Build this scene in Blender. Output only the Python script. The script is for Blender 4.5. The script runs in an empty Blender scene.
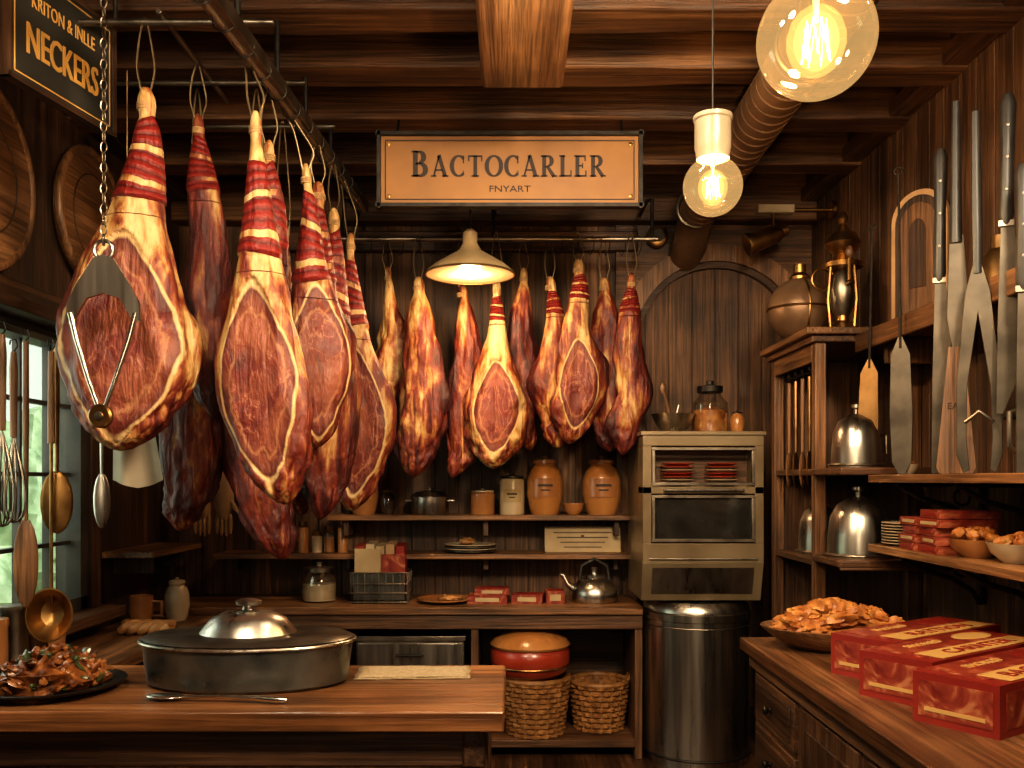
import bpy, bmesh, math, random
import numpy as np
from mathutils import Vector, Matrix, Euler, noise
random.seed(7)
pi=math.pi
# ------------------------------------------------------------------ materials
def _n(nt,t,**k):
    n=nt.nodes.new(t)
    for a,b in k.items():
        setattr(n,a,b)
    return n
def ramp(nt,stops):
    r=nt.nodes.new('ShaderNodeValToRGB'); cr=r.color_ramp
    while len(cr.elements)<len(stops): cr.elements.new(0.5)
    for e,(p,c) in zip(cr.elements,stops):
        e.position=p; e.color=(c[0],c[1],c[2],1)
    return r
def nm(name,c1,c2=None,scale=8,rough=.5,metal=0,bump=.1,stretch=(1,1,1),detail=5,dist=0,coat=0,lo=.32,hi=.68,mid=None,plank=None,emit=0,spread=.45,bdist=.01,grain=0):
    m=bpy.data.materials.new(name); m.use_nodes=True; nt=m.node_tree
    b=nt.nodes['Principled BSDF']; L=nt.links.new
    if c2 is None: c2=tuple(min(1,c*1.25) for c in c1)
    tc=_n(nt,'ShaderNodeTexCoord'); mp=_n(nt,'ShaderNodeMapping'); mp.inputs['Scale'].default_value=stretch
    L(tc.outputs['Object'],mp.inputs['Vector'])
    nz=_n(nt,'ShaderNodeTexNoise'); nz.inputs['Scale'].default_value=scale; nz.inputs['Detail'].default_value=detail; nz.inputs['Distortion'].default_value=dist
    vec=mp.outputs['Vector']
    val=None
    if plank:
        sp=_n(nt,'ShaderNodeSeparateXYZ'); L(tc.outputs['Object'],sp.inputs[0])
        d=_n(nt,'ShaderNodeMath',operation='DIVIDE'); d.inputs[1].default_value=plank[1]; L(sp.outputs[plank[0]],d.inputs[0])
        fl=_n(nt,'ShaderNodeMath',operation='FLOOR'); L(d.outputs[0],fl.inputs[0])
        wn=_n(nt,'ShaderNodeTexWhiteNoise',noise_dimensions='1D'); L(fl.outputs[0],wn.inputs['W'])
        va=_n(nt,'ShaderNodeVectorMath',operation='MULTIPLY_ADD'); va.inputs[1].default_value=(7,7,7)
        L(wn.outputs['Color'],va.inputs[0]); L(mp.outputs['Vector'],va.inputs[2]); vec=va.outputs[0]
        mr=_n(nt,'ShaderNodeMapRange'); mr.inputs['To Min'].default_value=1-spread; mr.inputs['To Max'].default_value=1+spread*.5
        L(wn.outputs['Value'],mr.inputs['Value']); val=mr.outputs[0]
    L(vec,nz.inputs['Vector'])
    st=[(lo,c1),(hi,c2)] if mid is None else [(lo,c1),((lo+hi)/2,mid),(hi,c2)]
    r=ramp(nt,st); L(nz.outputs['Fac'],r.inputs['Fac']); col=r.outputs['Color']
    height=nz.outputs['Fac']
    if grain:
        g=_n(nt,'ShaderNodeTexNoise'); g.inputs['Scale'].default_value=scale*grain; g.inputs['Detail'].default_value=6; g.inputs['Distortion'].default_value=.3
        L(vec,g.inputs['Vector'])
        gm=_n(nt,'ShaderNodeMapRange'); gm.inputs['From Min'].default_value=.36; gm.inputs['From Max'].default_value=.60; gm.inputs['To Min'].default_value=.5; gm.inputs['To Max'].default_value=1.15
        L(g.outputs['Fac'],gm.inputs['Value'])
        w=_n(nt,'ShaderNodeTexNoise'); w.inputs['Scale'].default_value=2.6; w.inputs['Detail'].default_value=8; L(tc.outputs['Object'],w.inputs['Vector'])
        wm=_n(nt,'ShaderNodeMapRange'); wm.inputs['From Min'].default_value=.35; wm.inputs['From Max'].default_value=.65; wm.inputs['To Min'].default_value=.5; wm.inputs['To Max'].default_value=1.25
        L(w.outputs['Fac'],wm.inputs['Value'])
        mu=_n(nt,'ShaderNodeMath',operation='MULTIPLY'); L(gm.outputs[0],mu.inputs[0]); L(wm.outputs[0],mu.inputs[1])
        vm=_n(nt,'ShaderNodeVectorMath',operation='SCALE'); L(col,vm.inputs[0]); L(mu.outputs[0],vm.inputs['Scale']); col=vm.outputs[0]
        ha=_n(nt,'ShaderNodeMath',operation='ADD'); L(nz.outputs['Fac'],ha.inputs[0]); L(gm.outputs[0],ha.inputs[1]); height=ha.outputs[0]
    if val is not None:
        vm=_n(nt,'ShaderNodeVectorMath',operation='SCALE'); L(col,vm.inputs[0]); L(val,vm.inputs['Scale']); col=vm.outputs[0]
    L(col,b.inputs['Base Color'])
    b.inputs['Metallic'].default_value=metal
    b.inputs['Coat Weight'].default_value=coat; b.inputs['Coat Roughness'].default_value=.2
    rr=_n(nt,'ShaderNodeMapRange'); rr.inputs['To Min'].default_value=max(0,rough-.1); rr.inputs['To Max'].default_value=min(1,rough+.1)
    L(nz.outputs['Fac'],rr.inputs['Value']); L(rr.outputs[0],b.inputs['Roughness'])
    if emit:
        b.inputs['Emission Strength'].default_value=emit; L(col,b.inputs['Emission Color'])
    if bump:
        bp=_n(nt,'ShaderNodeBump'); bp.inputs['Strength'].default_value=bump; bp.inputs['Distance'].default_value=bdist
        L(height,bp.inputs['Height']); L(bp.outputs[0],b.inputs['Normal'])
    return m
def wood(name,dark,mid,light,axis,scale=18,rough=.52,plank=None,coat=0,bump=.4,spread=.5,k=1.0):
    s=[1,1,1]; s['xyz'.index(axis)]=.035
    f=lambda c:(c[0]*k,c[1]*k*.95,c[2]*k*.92)
    return nm(name,f(dark),f(light),scale=scale,rough=rough,stretch=tuple(s),mid=f(mid),dist=.5,detail=9,bump=bump,plank=plank,coat=coat,spread=spread,lo=.28,hi=.74,grain=5,bdist=.004)
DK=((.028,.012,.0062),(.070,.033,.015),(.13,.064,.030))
MD=((.060,.027,.013),(.135,.065,.029),(.235,.121,.056))
LT=((.11,.049,.020),(.22,.108,.045),(.36,.195,.088))
WDx,WDy,WDz=[wood('dark_wood_'+a,*DK,a) for a in 'xyz']
WMx,WMy,WMz=[wood('mid_wood_'+a,*MD,a) for a in 'xyz']
WLx,WLy,WLz=[wood('light_wood_'+a,*LT,a,coat=.1,rough=.45) for a in 'xyz']
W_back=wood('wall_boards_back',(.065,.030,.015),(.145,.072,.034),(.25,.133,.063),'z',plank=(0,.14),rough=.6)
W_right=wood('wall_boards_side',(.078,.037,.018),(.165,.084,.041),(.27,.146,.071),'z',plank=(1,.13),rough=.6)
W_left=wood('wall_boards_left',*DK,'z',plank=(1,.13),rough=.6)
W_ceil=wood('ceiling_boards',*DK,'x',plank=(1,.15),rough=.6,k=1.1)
W_beam=wood('beam_wood',(.070,.030,.012),(.150,.070,.028),(.26,.134,.056),'x',scale=13,rough=.55,bump=.8)
W_beamy=wood('beam_wood_y',(.12,.056,.025),(.25,.13,.06),(.40,.23,.11),'y',scale=15,rough=.6,bump=.9)
W_floor=wood('floor_boards',(.04,.019,.010),(.10,.048,.023),(.17,.085,.04),'y',plank=(0,.16),rough=.4)
W_table=wood('table_wood',(.12,.049,.019),(.23,.102,.040),(.33,.165,.068),'x',scale=13,rough=.34,coat=.25,plank=(1,.147),spread=.3)
W_counter=wood('counter_wood',(.10,.044,.02),(.19,.090,.040),(.29,.15,.071),'y',scale=13,rough=.38,coat=.2,plank=(0,.153),spread=.3)
STEEL=nm('brushed_steel',(.34,.315,.28),(.56,.52,.46),scale=30,rough=.3,metal=1,bump=.03,stretch=(1,1,.05))
SPOONM=nm('polished_silver',(.60,.56,.50),(.75,.70,.62),scale=30,rough=.2,metal=1,bump=.02)
STEELd=nm('aged_steel',(.16,.135,.11),(.36,.31,.25),scale=9,rough=.38,metal=1,bump=.1)
BLADE=nm('aged_blade_steel',(.030,.025,.019),(.115,.097,.076),scale=7,rough=.42,metal=.7,bump=.1,detail=8)
IRON=nm('black_iron',(.02,.018,.016),(.05,.043,.037),scale=20,rough=.5,metal=.8,bump=.1)
BRASS=nm('aged_brass',(.22,.115,.042),(.46,.27,.10),scale=10,rough=.36,metal=1,bump=.08)
BRASSd=nm('dull_brass',(.10,.055,.02),(.26,.15,.06),scale=8,rough=.45,metal=.8,bump=.1)
COPPER=nm('aged_copper_duct',(.17,.098,.056),(.31,.19,.11),scale=6,rough=.42,metal=.5,bump=.15)
BLACK=nm('black_handle',(.012,.011,.011),(.03,.027,.025),rough=.4,bump=.05)
CREAM=nm('cream_ceramic',(.40,.31,.20),(.53,.42,.29),rough=.35,bump=.03,coat=.3)
TERRA=nm('terracotta_glaze',(.26,.10,.035),(.42,.19,.065),rough=.3,bump=.05,coat=.5,scale=6)
AMBER=nm('amber_glaze',(.33,.13,.035),(.48,.22,.07),rough=.28,bump=.04,coat=.6,scale=5)
REDG=nm('red_glaze',(.26,.026,.012),(.38,.05,.022),rough=.3,coat=.5,bump=.03)
DARKG=nm('dark_glass_jar',(.02,.012,.008),(.05,.03,.02),rough=.12,bump=0,coat=.5)
PANM=nm('grey_enamel_pan',(.10,.108,.10),(.20,.20,.185),rough=.3,metal=.8,scale=12)
PANL=nm('dark_pan_lid',(.05,.045,.038),(.13,.115,.095),rough=.34,metal=.85,scale=9)
PAPER=nm('aged_paper',(.33,.235,.125),(.46,.35,.20),scale=5,rough=.7,bump=.03)
PAPERo=nm('sign_parchment',(.17,.073,.017),(.35,.16,.040),scale=2.2,rough=.5,bump=.06,detail=8,lo=.3,hi=.7)
GOLD=nm('gold_lettering',(.50,.26,.06),(.66,.38,.11),rough=.45,bump=0)
INK=nm('dark_ink',(.016,.007,.004),(.024,.010,.006),rough=.6,bump=0)
SLATE=nm('black_board',(.014,.014,.012),(.035,.032,.027),rough=.5,scale=5)
REDP=nm('red_carton',(.17,.012,.008),(.29,.026,.015),scale=4,rough=.45,bump=.02,coat=.1,detail=8)
REDM=nm('carton_meat_print',(.14,.013,.009),(.50,.22,.10),scale=10,rough=.45,bump=0,mid=(.25,.04,.02),dist=2.5,lo=.35,hi=.74,detail=8)
YELP=nm('yellow_label',(.48,.28,.095),(.60,.39,.15),scale=5,rough=.45,bump=0)
WICK=nm('wicker',(.18,.075,.022),(.40,.19,.062),scale=18,rough=.55,bump=.4)
CLOTH=nm('linen_cloth',(.32,.25,.16),(.44,.36,.25),scale=90,rough=.9,bump=.2,detail=2)
CREAMCLOTH=nm('cream_cloth',(.50,.43,.32),(.62,.54,.42),scale=6,rough=.9,bump=.1)
LEATH=nm('tan_leather',(.30,.17,.08),(.46,.28,.14),scale=7,rough=.6,bump=.3)
FRIED=nm('fried_crust',(.22,.06,.014),(.58,.28,.08),scale=20,rough=.5,bump=.7,mid=(.42,.16,.04),coat=.1)
FOODD=nm('roast_bits',(.05,.014,.005),(.38,.15,.035),scale=30,rough=.35,bump=.5,mid=(.16,.048,.011),coat=.3)
FOODG=nm('dark_green_bits',(.015,.028,.012),(.07,.085,.025),scale=30,rough=.3,bump=.4,coat=.4)
BREAD=nm('bread_crust',(.22,.09,.025),(.46,.24,.09),scale=9,rough=.55,bump=.3)
OVEN=nm('oven_enamel',(.20,.145,.085),(.30,.23,.14),scale=4,rough=.34,metal=.4,bump=.02,coat=.15)
OVENg=nm('oven_dark_glass',(.012,.012,.011),(.03,.028,.024),rough=.08,bump=0,coat=.6)
WHITEP=nm('lamp_white_ceramic',(.27,.215,.145),(.36,.295,.205),rough=.35,bump=.02)
SHADE=nm('pendant_shade_enamel',(.30,.21,.11),(.42,.31,.175),rough=.35,bump=.02)
FRAMEW=nm('window_frame_paint',(.035,.033,.028),(.07,.062,.05),rough=.5)
LEAF=nm('garden_foliage',(.14,.22,.11),(.66,.76,.54),scale=5,rough=.8,bump=.5,mid=(.36,.48,.28))
GRASS=nm('garden_ground',(.3,.36,.2),(.45,.5,.3),scale=5,rough=.9)

def glass_mat(name,tint,mix=.12,glow=0,glowc=(1,.7,.3),edge=.75):
    m=bpy.data.materials.new(name); m.use_nodes=True; nt=m.node_tree; nt.nodes.clear(); L=nt.links.new
    o=_n(nt,'ShaderNodeOutputMaterial'); t=_n(nt,'ShaderNodeBsdfTransparent'); t.inputs[0].default_value=(*tint,1)
    g=_n(nt,'ShaderNodeBsdfGlossy'); g.inputs['Roughness'].default_value=.05; g.inputs[0].default_value=(1,.95,.88,1)
    lw=_n(nt,'ShaderNodeLayerWeight'); lw.inputs['Blend'].default_value=.22
    nz=_n(nt,'ShaderNodeTexNoise'); nz.inputs['Scale'].default_value=4
    mr=_n(nt,'ShaderNodeMapRange'); mr.inputs['To Min'].default_value=mix*.7; mr.inputs['To Max'].default_value=mix*1.3
    L(nz.outputs['Fac'],mr.inputs['Value'])
    ad=_n(nt,'ShaderNodeMath',operation='MULTIPLY_ADD'); ad.inputs[1].default_value=edge; L(lw.outputs['Facing'],ad.inputs[0]); L(mr.outputs[0],ad.inputs[2])
    ad.use_clamp=True
    mx=_n(nt,'ShaderNodeMixShader'); L(ad.outputs[0],mx.inputs[0]); L(t.outputs[0],mx.inputs[1]); L(g.outputs[0],mx.inputs[2])
    out=mx.outputs[0]
    if glow:
        e=_n(nt,'ShaderNodeEmission'); e.inputs[0].default_value=(*glowc,1); e.inputs[1].default_value=glow
        a=_n(nt,'ShaderNodeAddShader'); L(out,a.inputs[0]); L(e.outputs[0],a.inputs[1]); out=a.outputs[0]
    L(out,o.inputs[0]); return m
GLASS=glass_mat('clear_glass',(.93,.95,.93))
GLASSW=glass_mat('window_glass',(.92,.97,.95),mix=.04)
BULBG=glass_mat('bulb_glass',(1,.90,.66),mix=.02,glow=.24,glowc=(1,.64,.28),edge=.45)
FILG=glass_mat('bulb_inner_glow',(1,1,1),mix=0,glow=.36,glowc=(1,.50,.14),edge=0)
def emis(name,c,s):
    m=bpy.data.materials.new(name); m.use_nodes=True; b=m.node_tree.nodes['Principled BSDF']
    b.inputs['Base Color'].default_value=(*c,1); b.inputs['Emission Color'].default_value=(*c,1); b.inputs['Emission Strength'].default_value=s
    return m
FIL=emis('hot_filament',(1,.66,.26),30)
LAMPE=emis('lamp_bulb_glow',(1,.76,.42),20)

# ---- ham material
def ham_material():
    m=bpy.data.materials.new('cured_ham'); m.use_nodes=True; nt=m.node_tree; b=nt.nodes['Principled BSDF']; L=nt.links.new
    at=_n(nt,'ShaderNodeAttribute',attribute_name='mask'); sp=_n(nt,'ShaderNodeSeparateColor'); L(at.outputs['Color'],sp.inputs[0])
    tc=_n(nt,'ShaderNodeTexCoord')
    oi=_n(nt,'ShaderNodeObjectInfo')
    sc=_n(nt,'ShaderNodeVectorMath',operation='SCALE'); sc.inputs[0].default_value=(9,7,5); L(oi.outputs['Random'],sc.inputs['Scale'])
    ad=_n(nt,'ShaderNodeVectorMath',operation='ADD'); L(tc.outputs['Object'],ad.inputs[0]); L(sc.outputs[0],ad.inputs[1])
    V=ad.outputs[0]
    def nz(scale,st=(1,1,1),detail=6,dist=0):
        mp=_n(nt,'ShaderNodeMapping'); mp.inputs['Scale'].default_value=st; L(V,mp.inputs[0])
        n=_n(nt,'ShaderNodeTexNoise'); n.inputs['Scale'].default_value=scale; n.inputs['Detail'].default_value=detail; n.inputs['Distortion'].default_value=dist
        L(mp.outputs[0],n.inputs['Vector']); return n.outputs['Fac']
    def math_(op,a,bb=None,c=None,clamp=False):
        n=_n(nt,'ShaderNodeMath',operation=op); n.use_clamp=clamp
        for i,x in enumerate((a,bb,c)):
            if x is None: continue
            if isinstance(x,(int,float)): n.inputs[i].default_value=x
            else: L(x,n.inputs[i])
        return n.outputs[0]
    def mixc(f,a,c):
        n=_n(nt,'ShaderNodeMix',data_type='RGBA')
        if isinstance(f,(int,float)): n.inputs[0].default_value=f
        else: L(f,n.inputs[0])
        for i,x in ((6,a),(7,c)):
            if isinstance(x,tuple): n.inputs[i].default_value=(*x,1)
            else: L(x,n.inputs[i])
        return n.outputs[2]
    cut,band,red=sp.outputs[0],sp.outputs[1],sp.outputs[2]
    streak=nz(24,(1,1,.13),8,1.0)
    blot=nz(8,(1,1,.45),6,1.0)
    fine=nz(70,(1,1,.6),6)
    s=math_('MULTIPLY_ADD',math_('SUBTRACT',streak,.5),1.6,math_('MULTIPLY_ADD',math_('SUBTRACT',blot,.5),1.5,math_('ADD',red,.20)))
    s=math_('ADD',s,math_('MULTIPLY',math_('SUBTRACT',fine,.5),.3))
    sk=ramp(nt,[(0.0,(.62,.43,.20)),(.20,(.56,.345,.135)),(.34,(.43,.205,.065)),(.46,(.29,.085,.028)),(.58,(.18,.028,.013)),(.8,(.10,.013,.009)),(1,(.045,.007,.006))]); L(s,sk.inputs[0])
    marb=nz(11,(1,1,.45),7,1.4)
    mt=ramp(nt,[(.26,(.05,.007,.005)),(.38,(.125,.015,.011)),(.482,(.20,.030,.018)),(.498,(.38,.16,.08)),(.512,(.20,.034,.019)),(.60,(.135,.016,.011)),(.70,(.25,.058,.03)),(.8,(.11,.012,.009))]); L(marb,mt.inputs[0])
    big=nz(5,(1,1,.8),4,.8)
    bigr=ramp(nt,[(.46,(0,0,0)),(.62,(.62,.62,.62))]); L(big,bigr.inputs[0])
    mt2=mixc(bigr.outputs[0],mt.outputs[0],(.33,.10,.05))
    cw=math_('ADD',cut,math_('MULTIPLY',math_('SUBTRACT',nz(7,(1,1,1),5,.6),.5),.22))
    # dark dried edge of the meat just inside the fat
    edge=ramp(nt,[(.09,(.75,.75,.75)),(.26,(0,0,0))]); L(cw,edge.inputs[0])
    mt2=mixc(edge.outputs[0],mt2,(.075,.009,.007))
    cutm=ramp(nt,[(.0,(0,0,0)),(.03,(1,1,1))]); L(cw,cutm.inputs[0])
    meatm=ramp(nt,[(.065,(0,0,0)),(.10,(1,1,1))]); L(cw,meatm.inputs[0])
    fat=mixc(fine,(.55,.34,.14),(.70,.49,.25))
    ring=ramp(nt,[(.50,(0,0,0)),(.53,(1,1,1)),(.55,(1,1,1)),(.59,(0,0,0))]); L(math_('ADD',cw,math_('MULTIPLY',marb,.45)),ring.inputs[0])
    meat=mixc(math_('MULTIPLY',ring.outputs[0],.6),mt2,(.46,.21,.10))
    c=mixc(cutm.outputs[0],sk.outputs[0],mixc(meatm.outputs[0],fat,meat))
    inb=math_('MULTIPLY',math_('GREATER_THAN',band,0),math_('LESS_THAN',band,1))
    bb_=math_('ADD',band,math_('MULTIPLY',math_('SUBTRACT',blot,.5),.10))
    fr=math_('FRACT',math_('MULTIPLY',bb_,9))
    st=ramp(nt,[(0,(.07,.006,.006)),(.15,(.20,.012,.009)),(.5,(.31,.022,.013)),(.85,(.20,.012,.009)),(1,(.07,.006,.006))]); L(fr,st.inputs[0])
    bg=math_('FRACT',math_('MULTIPLY',bb_,2.4)); gap=math_('GREATER_THAN',bg,.82)
    fr2=math_('MULTIPLY',inb,math_('SUBTRACT',1,gap))
    c=mixc(fr2,c,mixc(math_('MULTIPLY',fine,.5),st.outputs[0],(.10,.010,.008)))
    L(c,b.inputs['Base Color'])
    b.inputs['Roughness'].default_value=.5; b.inputs['Coat Weight'].default_value=.07; b.inputs['Coat Roughness'].default_value=.3
    bp=_n(nt,'ShaderNodeBump'); bp.inputs['Strength'].default_value=1.0; bp.inputs['Distance'].default_value=.014
    h=math_('ADD',math_('ADD',streak,math_('MULTIPLY',marb,.8)),math_('MULTIPLY',fine,.4))
    h=math_('ADD',h,math_('MULTIPLY',fr2,math_('MULTIPLY',math_('PINGPONG',math_('MULTIPLY',bb_,9),.5),.8)))
    L(h,bp.inputs['Height']); L(bp.outputs[0],b.inputs['Normal'])
    return m
HAM=ham_material()
WIRE=nm('hook_wire',(.16,.11,.06),(.32,.24,.14),rough=.4,metal=.7,bump=.05)
TWINE=nm('twine',(.3,.17,.07),(.46,.29,.13),rough=.8,scale=60,bump=.3)

# ------------------------------------------------------------------ builder
class B:
    def __init__(s,name,loc=(0,0,0),rot=(0,0,0)):
        s.name=name; s.loc=loc; s.rot=rot; s.v=[]; s.f=[]; s.mi=[]; s.sm=[]; s.mats=[]
    def add(s,vs,fs,mat,smooth=False,T=None):
        if mat not in s.mats: s.mats.append(mat)
        k=s.mats.index(mat); o=len(s.v)
        for v in vs:
            v=Vector(v)
            if T is not None: v=T@v
            s.v.append(v[:])
        for f in fs:
            s.f.append([i+o for i in f]); s.mi.append(k); s.sm.append(smooth)
        return s
    def T(s,c,r): return Matrix.Translation(c)@Euler(r).to_matrix().to_4x4()
    def box(s,c,d,mat,r=(0,0,0),taper=1):
        x,y,z=[a/2 for a in d]; t=taper
        vs=[(-x,-y,-z),(x,-y,-z),(x,y,-z),(-x,y,-z),(-x*t,-y*t,z),(x*t,-y*t,z),(x*t,y*t,z),(-x*t,y*t,z)]
        return s.add(vs,[(0,3,2,1),(4,5,6,7),(0,1,5,4),(1,2,6,5),(2,3,7,6),(3,0,4,7)],mat,False,s.T(c,r))
    def bb(s,x0,x1,y0,y1,z0,z1,mat): return s.box(((x0+x1)/2,(y0+y1)/2,(z0+z1)/2),(x1-x0,y1-y0,z1-z0),mat)
    def lathe(s,prof,mat,c=(0,0,0),seg=32,sx=1,sy=1,r=(0,0,0)):
        vs=[];fs=[];n=len(prof)
        for (R,z) in prof:
            R=max(R,1e-4)
            for j in range(seg):
                a=2*pi*j/seg
                vs.append((R*math.cos(a)*sx,R*math.sin(a)*sy,z))
        for i in range(n-1):
            for j in range(seg):
                fs.append((i*seg+j,i*seg+(j+1)%seg,(i+1)*seg+(j+1)%seg,(i+1)*seg+j))
        fs.append(tuple(range(seg))[::-1])
        fs.append(tuple((n-1)*seg+j for j in range(seg)))
        return s.add(vs,fs,mat,True,s.T(c,r))
    def tube(s,pts,rad,mat,seg=8,closed=False,sy=1):
        pts=[Vector(p) for p in pts]; n=len(pts); rads=rad if isinstance(rad,(list,tuple)) else [rad]*n
        vs=[];fs=[];prev=None
        for i,p in enumerate(pts):
            a=pts[(i-1)%n] if (closed or i>0) else p; c=pts[(i+1)%n] if (closed or i<n-1) else p
            t=(c-a).normalized()
            if prev is None:
                u=Vector((0,0,1)) if abs(t.z)<.9 else Vector((1,0,0))
                u=(u-t*u.dot(t)).normalized()
            else:
                u=(prev-t*prev.dot(t)).normalized()
            prev=u; w=t.cross(u)
            for j in range(seg):
                an=2*pi*j/seg; vs.append(p+(u*math.cos(an)+w*math.sin(an)*sy)*rads[i])
        m=n if closed else n-1
        for i in range(m):
            k=(i+1)%n
            for j in range(seg): fs.append((i*seg+j,i*seg+(j+1)%seg,k*seg+(j+1)%seg,k*seg+j))
        if not closed: fs.append(tuple(range(seg))[::-1]); fs.append(tuple((n-1)*seg+j for j in range(seg)))
        return s.add(vs,fs,mat,True)
    def cyl(s,p0,p1,r,mat,seg=20): return s.tube([p0,p1],r,mat,seg)
    def ring(s,c,R,r,mat,axis='z',n=32,seg=8,sx=1,sy=1):
        pts=[]
        for i in range(n):
            a=2*pi*i/n; u,v=R*math.cos(a)*sx,R*math.sin(a)*sy
            q={'z':(u,v,0),'y':(u,0,v),'x':(0,u,v)}[axis]; pts.append(Vector(c)+Vector(q))
        return s.tube(pts,r,mat,seg,True)
    def blob(s,c,d,mat,amp=.15,freq=2,seed=0,r=(0,0,0),seg=18):
        vs=[];fs=[];T=s.T(c,r)
        for i in range(seg//2+1):
            th=pi*i/(seg//2)
            for j in range(seg):
                ph=2*pi*j/seg; n=Vector((math.sin(th)*math.cos(ph),math.sin(th)*math.sin(ph),math.cos(th)))
                k=1+amp*noise.noise(n*freq+Vector((seed*3.1,seed*1.7,seed)))*2
                vs.append((n.x*d[0]*k,n.y*d[1]*k,n.z*d[2]*k))
        for i in range(seg//2):
            for j in range(seg): fs.append((i*seg+j,i*seg+(j+1)%seg,(i+1)*seg+(j+1)%seg,(i+1)*seg+j))
        return s.add(vs,fs,mat,True,T)
    def prism(s,out,th,mat,T=None,smooth=False):
        n=len(out); vs=[(x,y,-th/2) for x,y in out]+[(x,y,th/2) for x,y in out]
        fs=[tuple(range(n))[::-1],tuple(range(n,2*n))]+[(i,(i+1)%n,n+(i+1)%n,n+i) for i in range(n)]
        return s.add(vs,fs,mat,smooth,T)
    def text(s,body,size,mat,T,ext=.001,xs=1):
        cu=bpy.data.curves.new('t','FONT'); cu.body=body; cu.size=size; cu.align_x='CENTER'; cu.align_y='CENTER'; cu.extrude=ext; cu.resolution_u=3
        o=bpy.data.objects.new('t',cu); bpy.context.scene.collection.objects.link(o)
        dg=bpy.context.evaluated_depsgraph_get(); me=bpy.data.meshes.new_from_object(o.evaluated_get(dg))
        vs=[(v.co.x*xs,v.co.y,v.co.z) for v in me.vertices]; fs=[tuple(p.vertices) for p in me.polygons]
        bpy.data.objects.remove(o); bpy.data.meshes.remove(me)
        return s.add(vs,fs,mat,False,T)
    def done(s,bevel=0,ang=38,parent=None):
        me=bpy.data.meshes.new(s.name); me.from_pydata(s.v,[],s.f)
        for m in s.mats: me.materials.append(m)
        me.polygons.foreach_set('material_index',s.mi); me.polygons.foreach_set('use_smooth',s.sm)
        bm=bmesh.new(); bm.from_mesh(me); bmesh.ops.recalc_face_normals(bm,faces=bm.faces); bm.to_mesh(me); bm.free()
        me.set_sharp_from_angle(angle=math.radians(ang)); me.update()
        o=bpy.data.objects.new(s.name,me); bpy.context.scene.collection.objects.link(o); o.location=s.loc; o.rotation_euler=s.rot
        if bevel:
            md=o.modifiers.new('bevel','BEVEL'); md.width=bevel; md.segments=2; md.limit_method='ANGLE'; md.angle_limit=math.radians(50)
        if parent: o.parent=parent
        return o
MY=Matrix(((1,0,0,0),(0,0,-1,0),(0,1,0,0),(0,0,0,1)))
TY=lambda x,y,z:Matrix.Translation((x,y,z))@MY   # faces -y
def TX(x,y,z,s=1): # faces +x, text runs +y
    return Matrix.Translation((x,y,z))@Matrix(((0,0,1,0),(1,0,0,0),(0,1,0,0),(0,0,0,1)))
CEIL=3.36
# ------------------------------------------------------------------ room
XL,XR,YB,YF=-2.0,1.79,5.4,-1.6
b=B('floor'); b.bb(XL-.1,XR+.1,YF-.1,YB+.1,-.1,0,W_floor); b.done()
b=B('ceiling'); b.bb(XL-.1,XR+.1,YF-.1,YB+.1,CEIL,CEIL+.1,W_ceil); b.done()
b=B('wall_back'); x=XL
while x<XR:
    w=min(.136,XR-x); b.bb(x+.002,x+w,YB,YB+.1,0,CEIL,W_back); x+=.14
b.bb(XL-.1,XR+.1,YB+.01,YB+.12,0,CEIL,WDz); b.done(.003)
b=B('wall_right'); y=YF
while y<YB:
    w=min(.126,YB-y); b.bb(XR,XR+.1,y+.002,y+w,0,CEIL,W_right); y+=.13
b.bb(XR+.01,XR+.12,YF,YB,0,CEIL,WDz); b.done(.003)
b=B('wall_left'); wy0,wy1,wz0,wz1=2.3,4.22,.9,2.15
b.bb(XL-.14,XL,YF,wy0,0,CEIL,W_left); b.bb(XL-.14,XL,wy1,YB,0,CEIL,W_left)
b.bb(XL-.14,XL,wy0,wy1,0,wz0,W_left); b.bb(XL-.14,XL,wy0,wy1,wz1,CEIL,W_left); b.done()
b=B('wall_front'); b.bb(XL-.1,XR+.1,YF-.12,YF,0,CEIL,WMz); b.done()
b=B('window_1')
fx=XL-.06
for z in (wz0+.03,wz1-.03): b.bb(fx-.04,fx+.07,wy0,wy1,z-.03,z+.03,FRAMEW)
for y in (wy0+.03,(wy0+wy1)/2,wy1-.03): b.bb(fx-.04,fx+.07,y-.035,y+.035,wz0,wz1,FRAMEW)
for k in range(1,4): b.bb(fx-.015,fx+.02,wy0,wy1,wz0+(wz1-wz0)*k/4-.009,wz0+(wz1-wz0)*k/4+.009,FRAMEW)
for k in range(1,8):
    if k!=4: y=wy0+(wy1-wy0)*k/8; b.bb(fx-.015,fx+.02,y-.009,y+.009,wz0,wz1,FRAMEW)
b.bb(fx-.002,fx+.002,wy0,wy1,wz0,wz1,GLASSW)
b.done(.003)
b=B('trim_window')
b.bb(XL,XL+.03,wy1,wy1+.1,wz0-.05,wz1+.1,WDz); b.bb(XL,XL+.03,wy0-.1,wy0,wz0-.05,wz1+.1,WDz)
b.bb(XL,XL+.12,wy0-.12,wy1+.12,wz1,wz1+.05,WDy); b.bb(XL,XL+.04,wy0-.1,wy1+.1,wz1+.05,wz1+.14,WDy)
b.bb(XL,XL+.14,wy0-.12,wy1+.12,wz0-.05,wz0,WMy); b.done(.004)
by=[.3,1.2,2.1,2.72,3.18,3.62,4.12,4.7]
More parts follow.
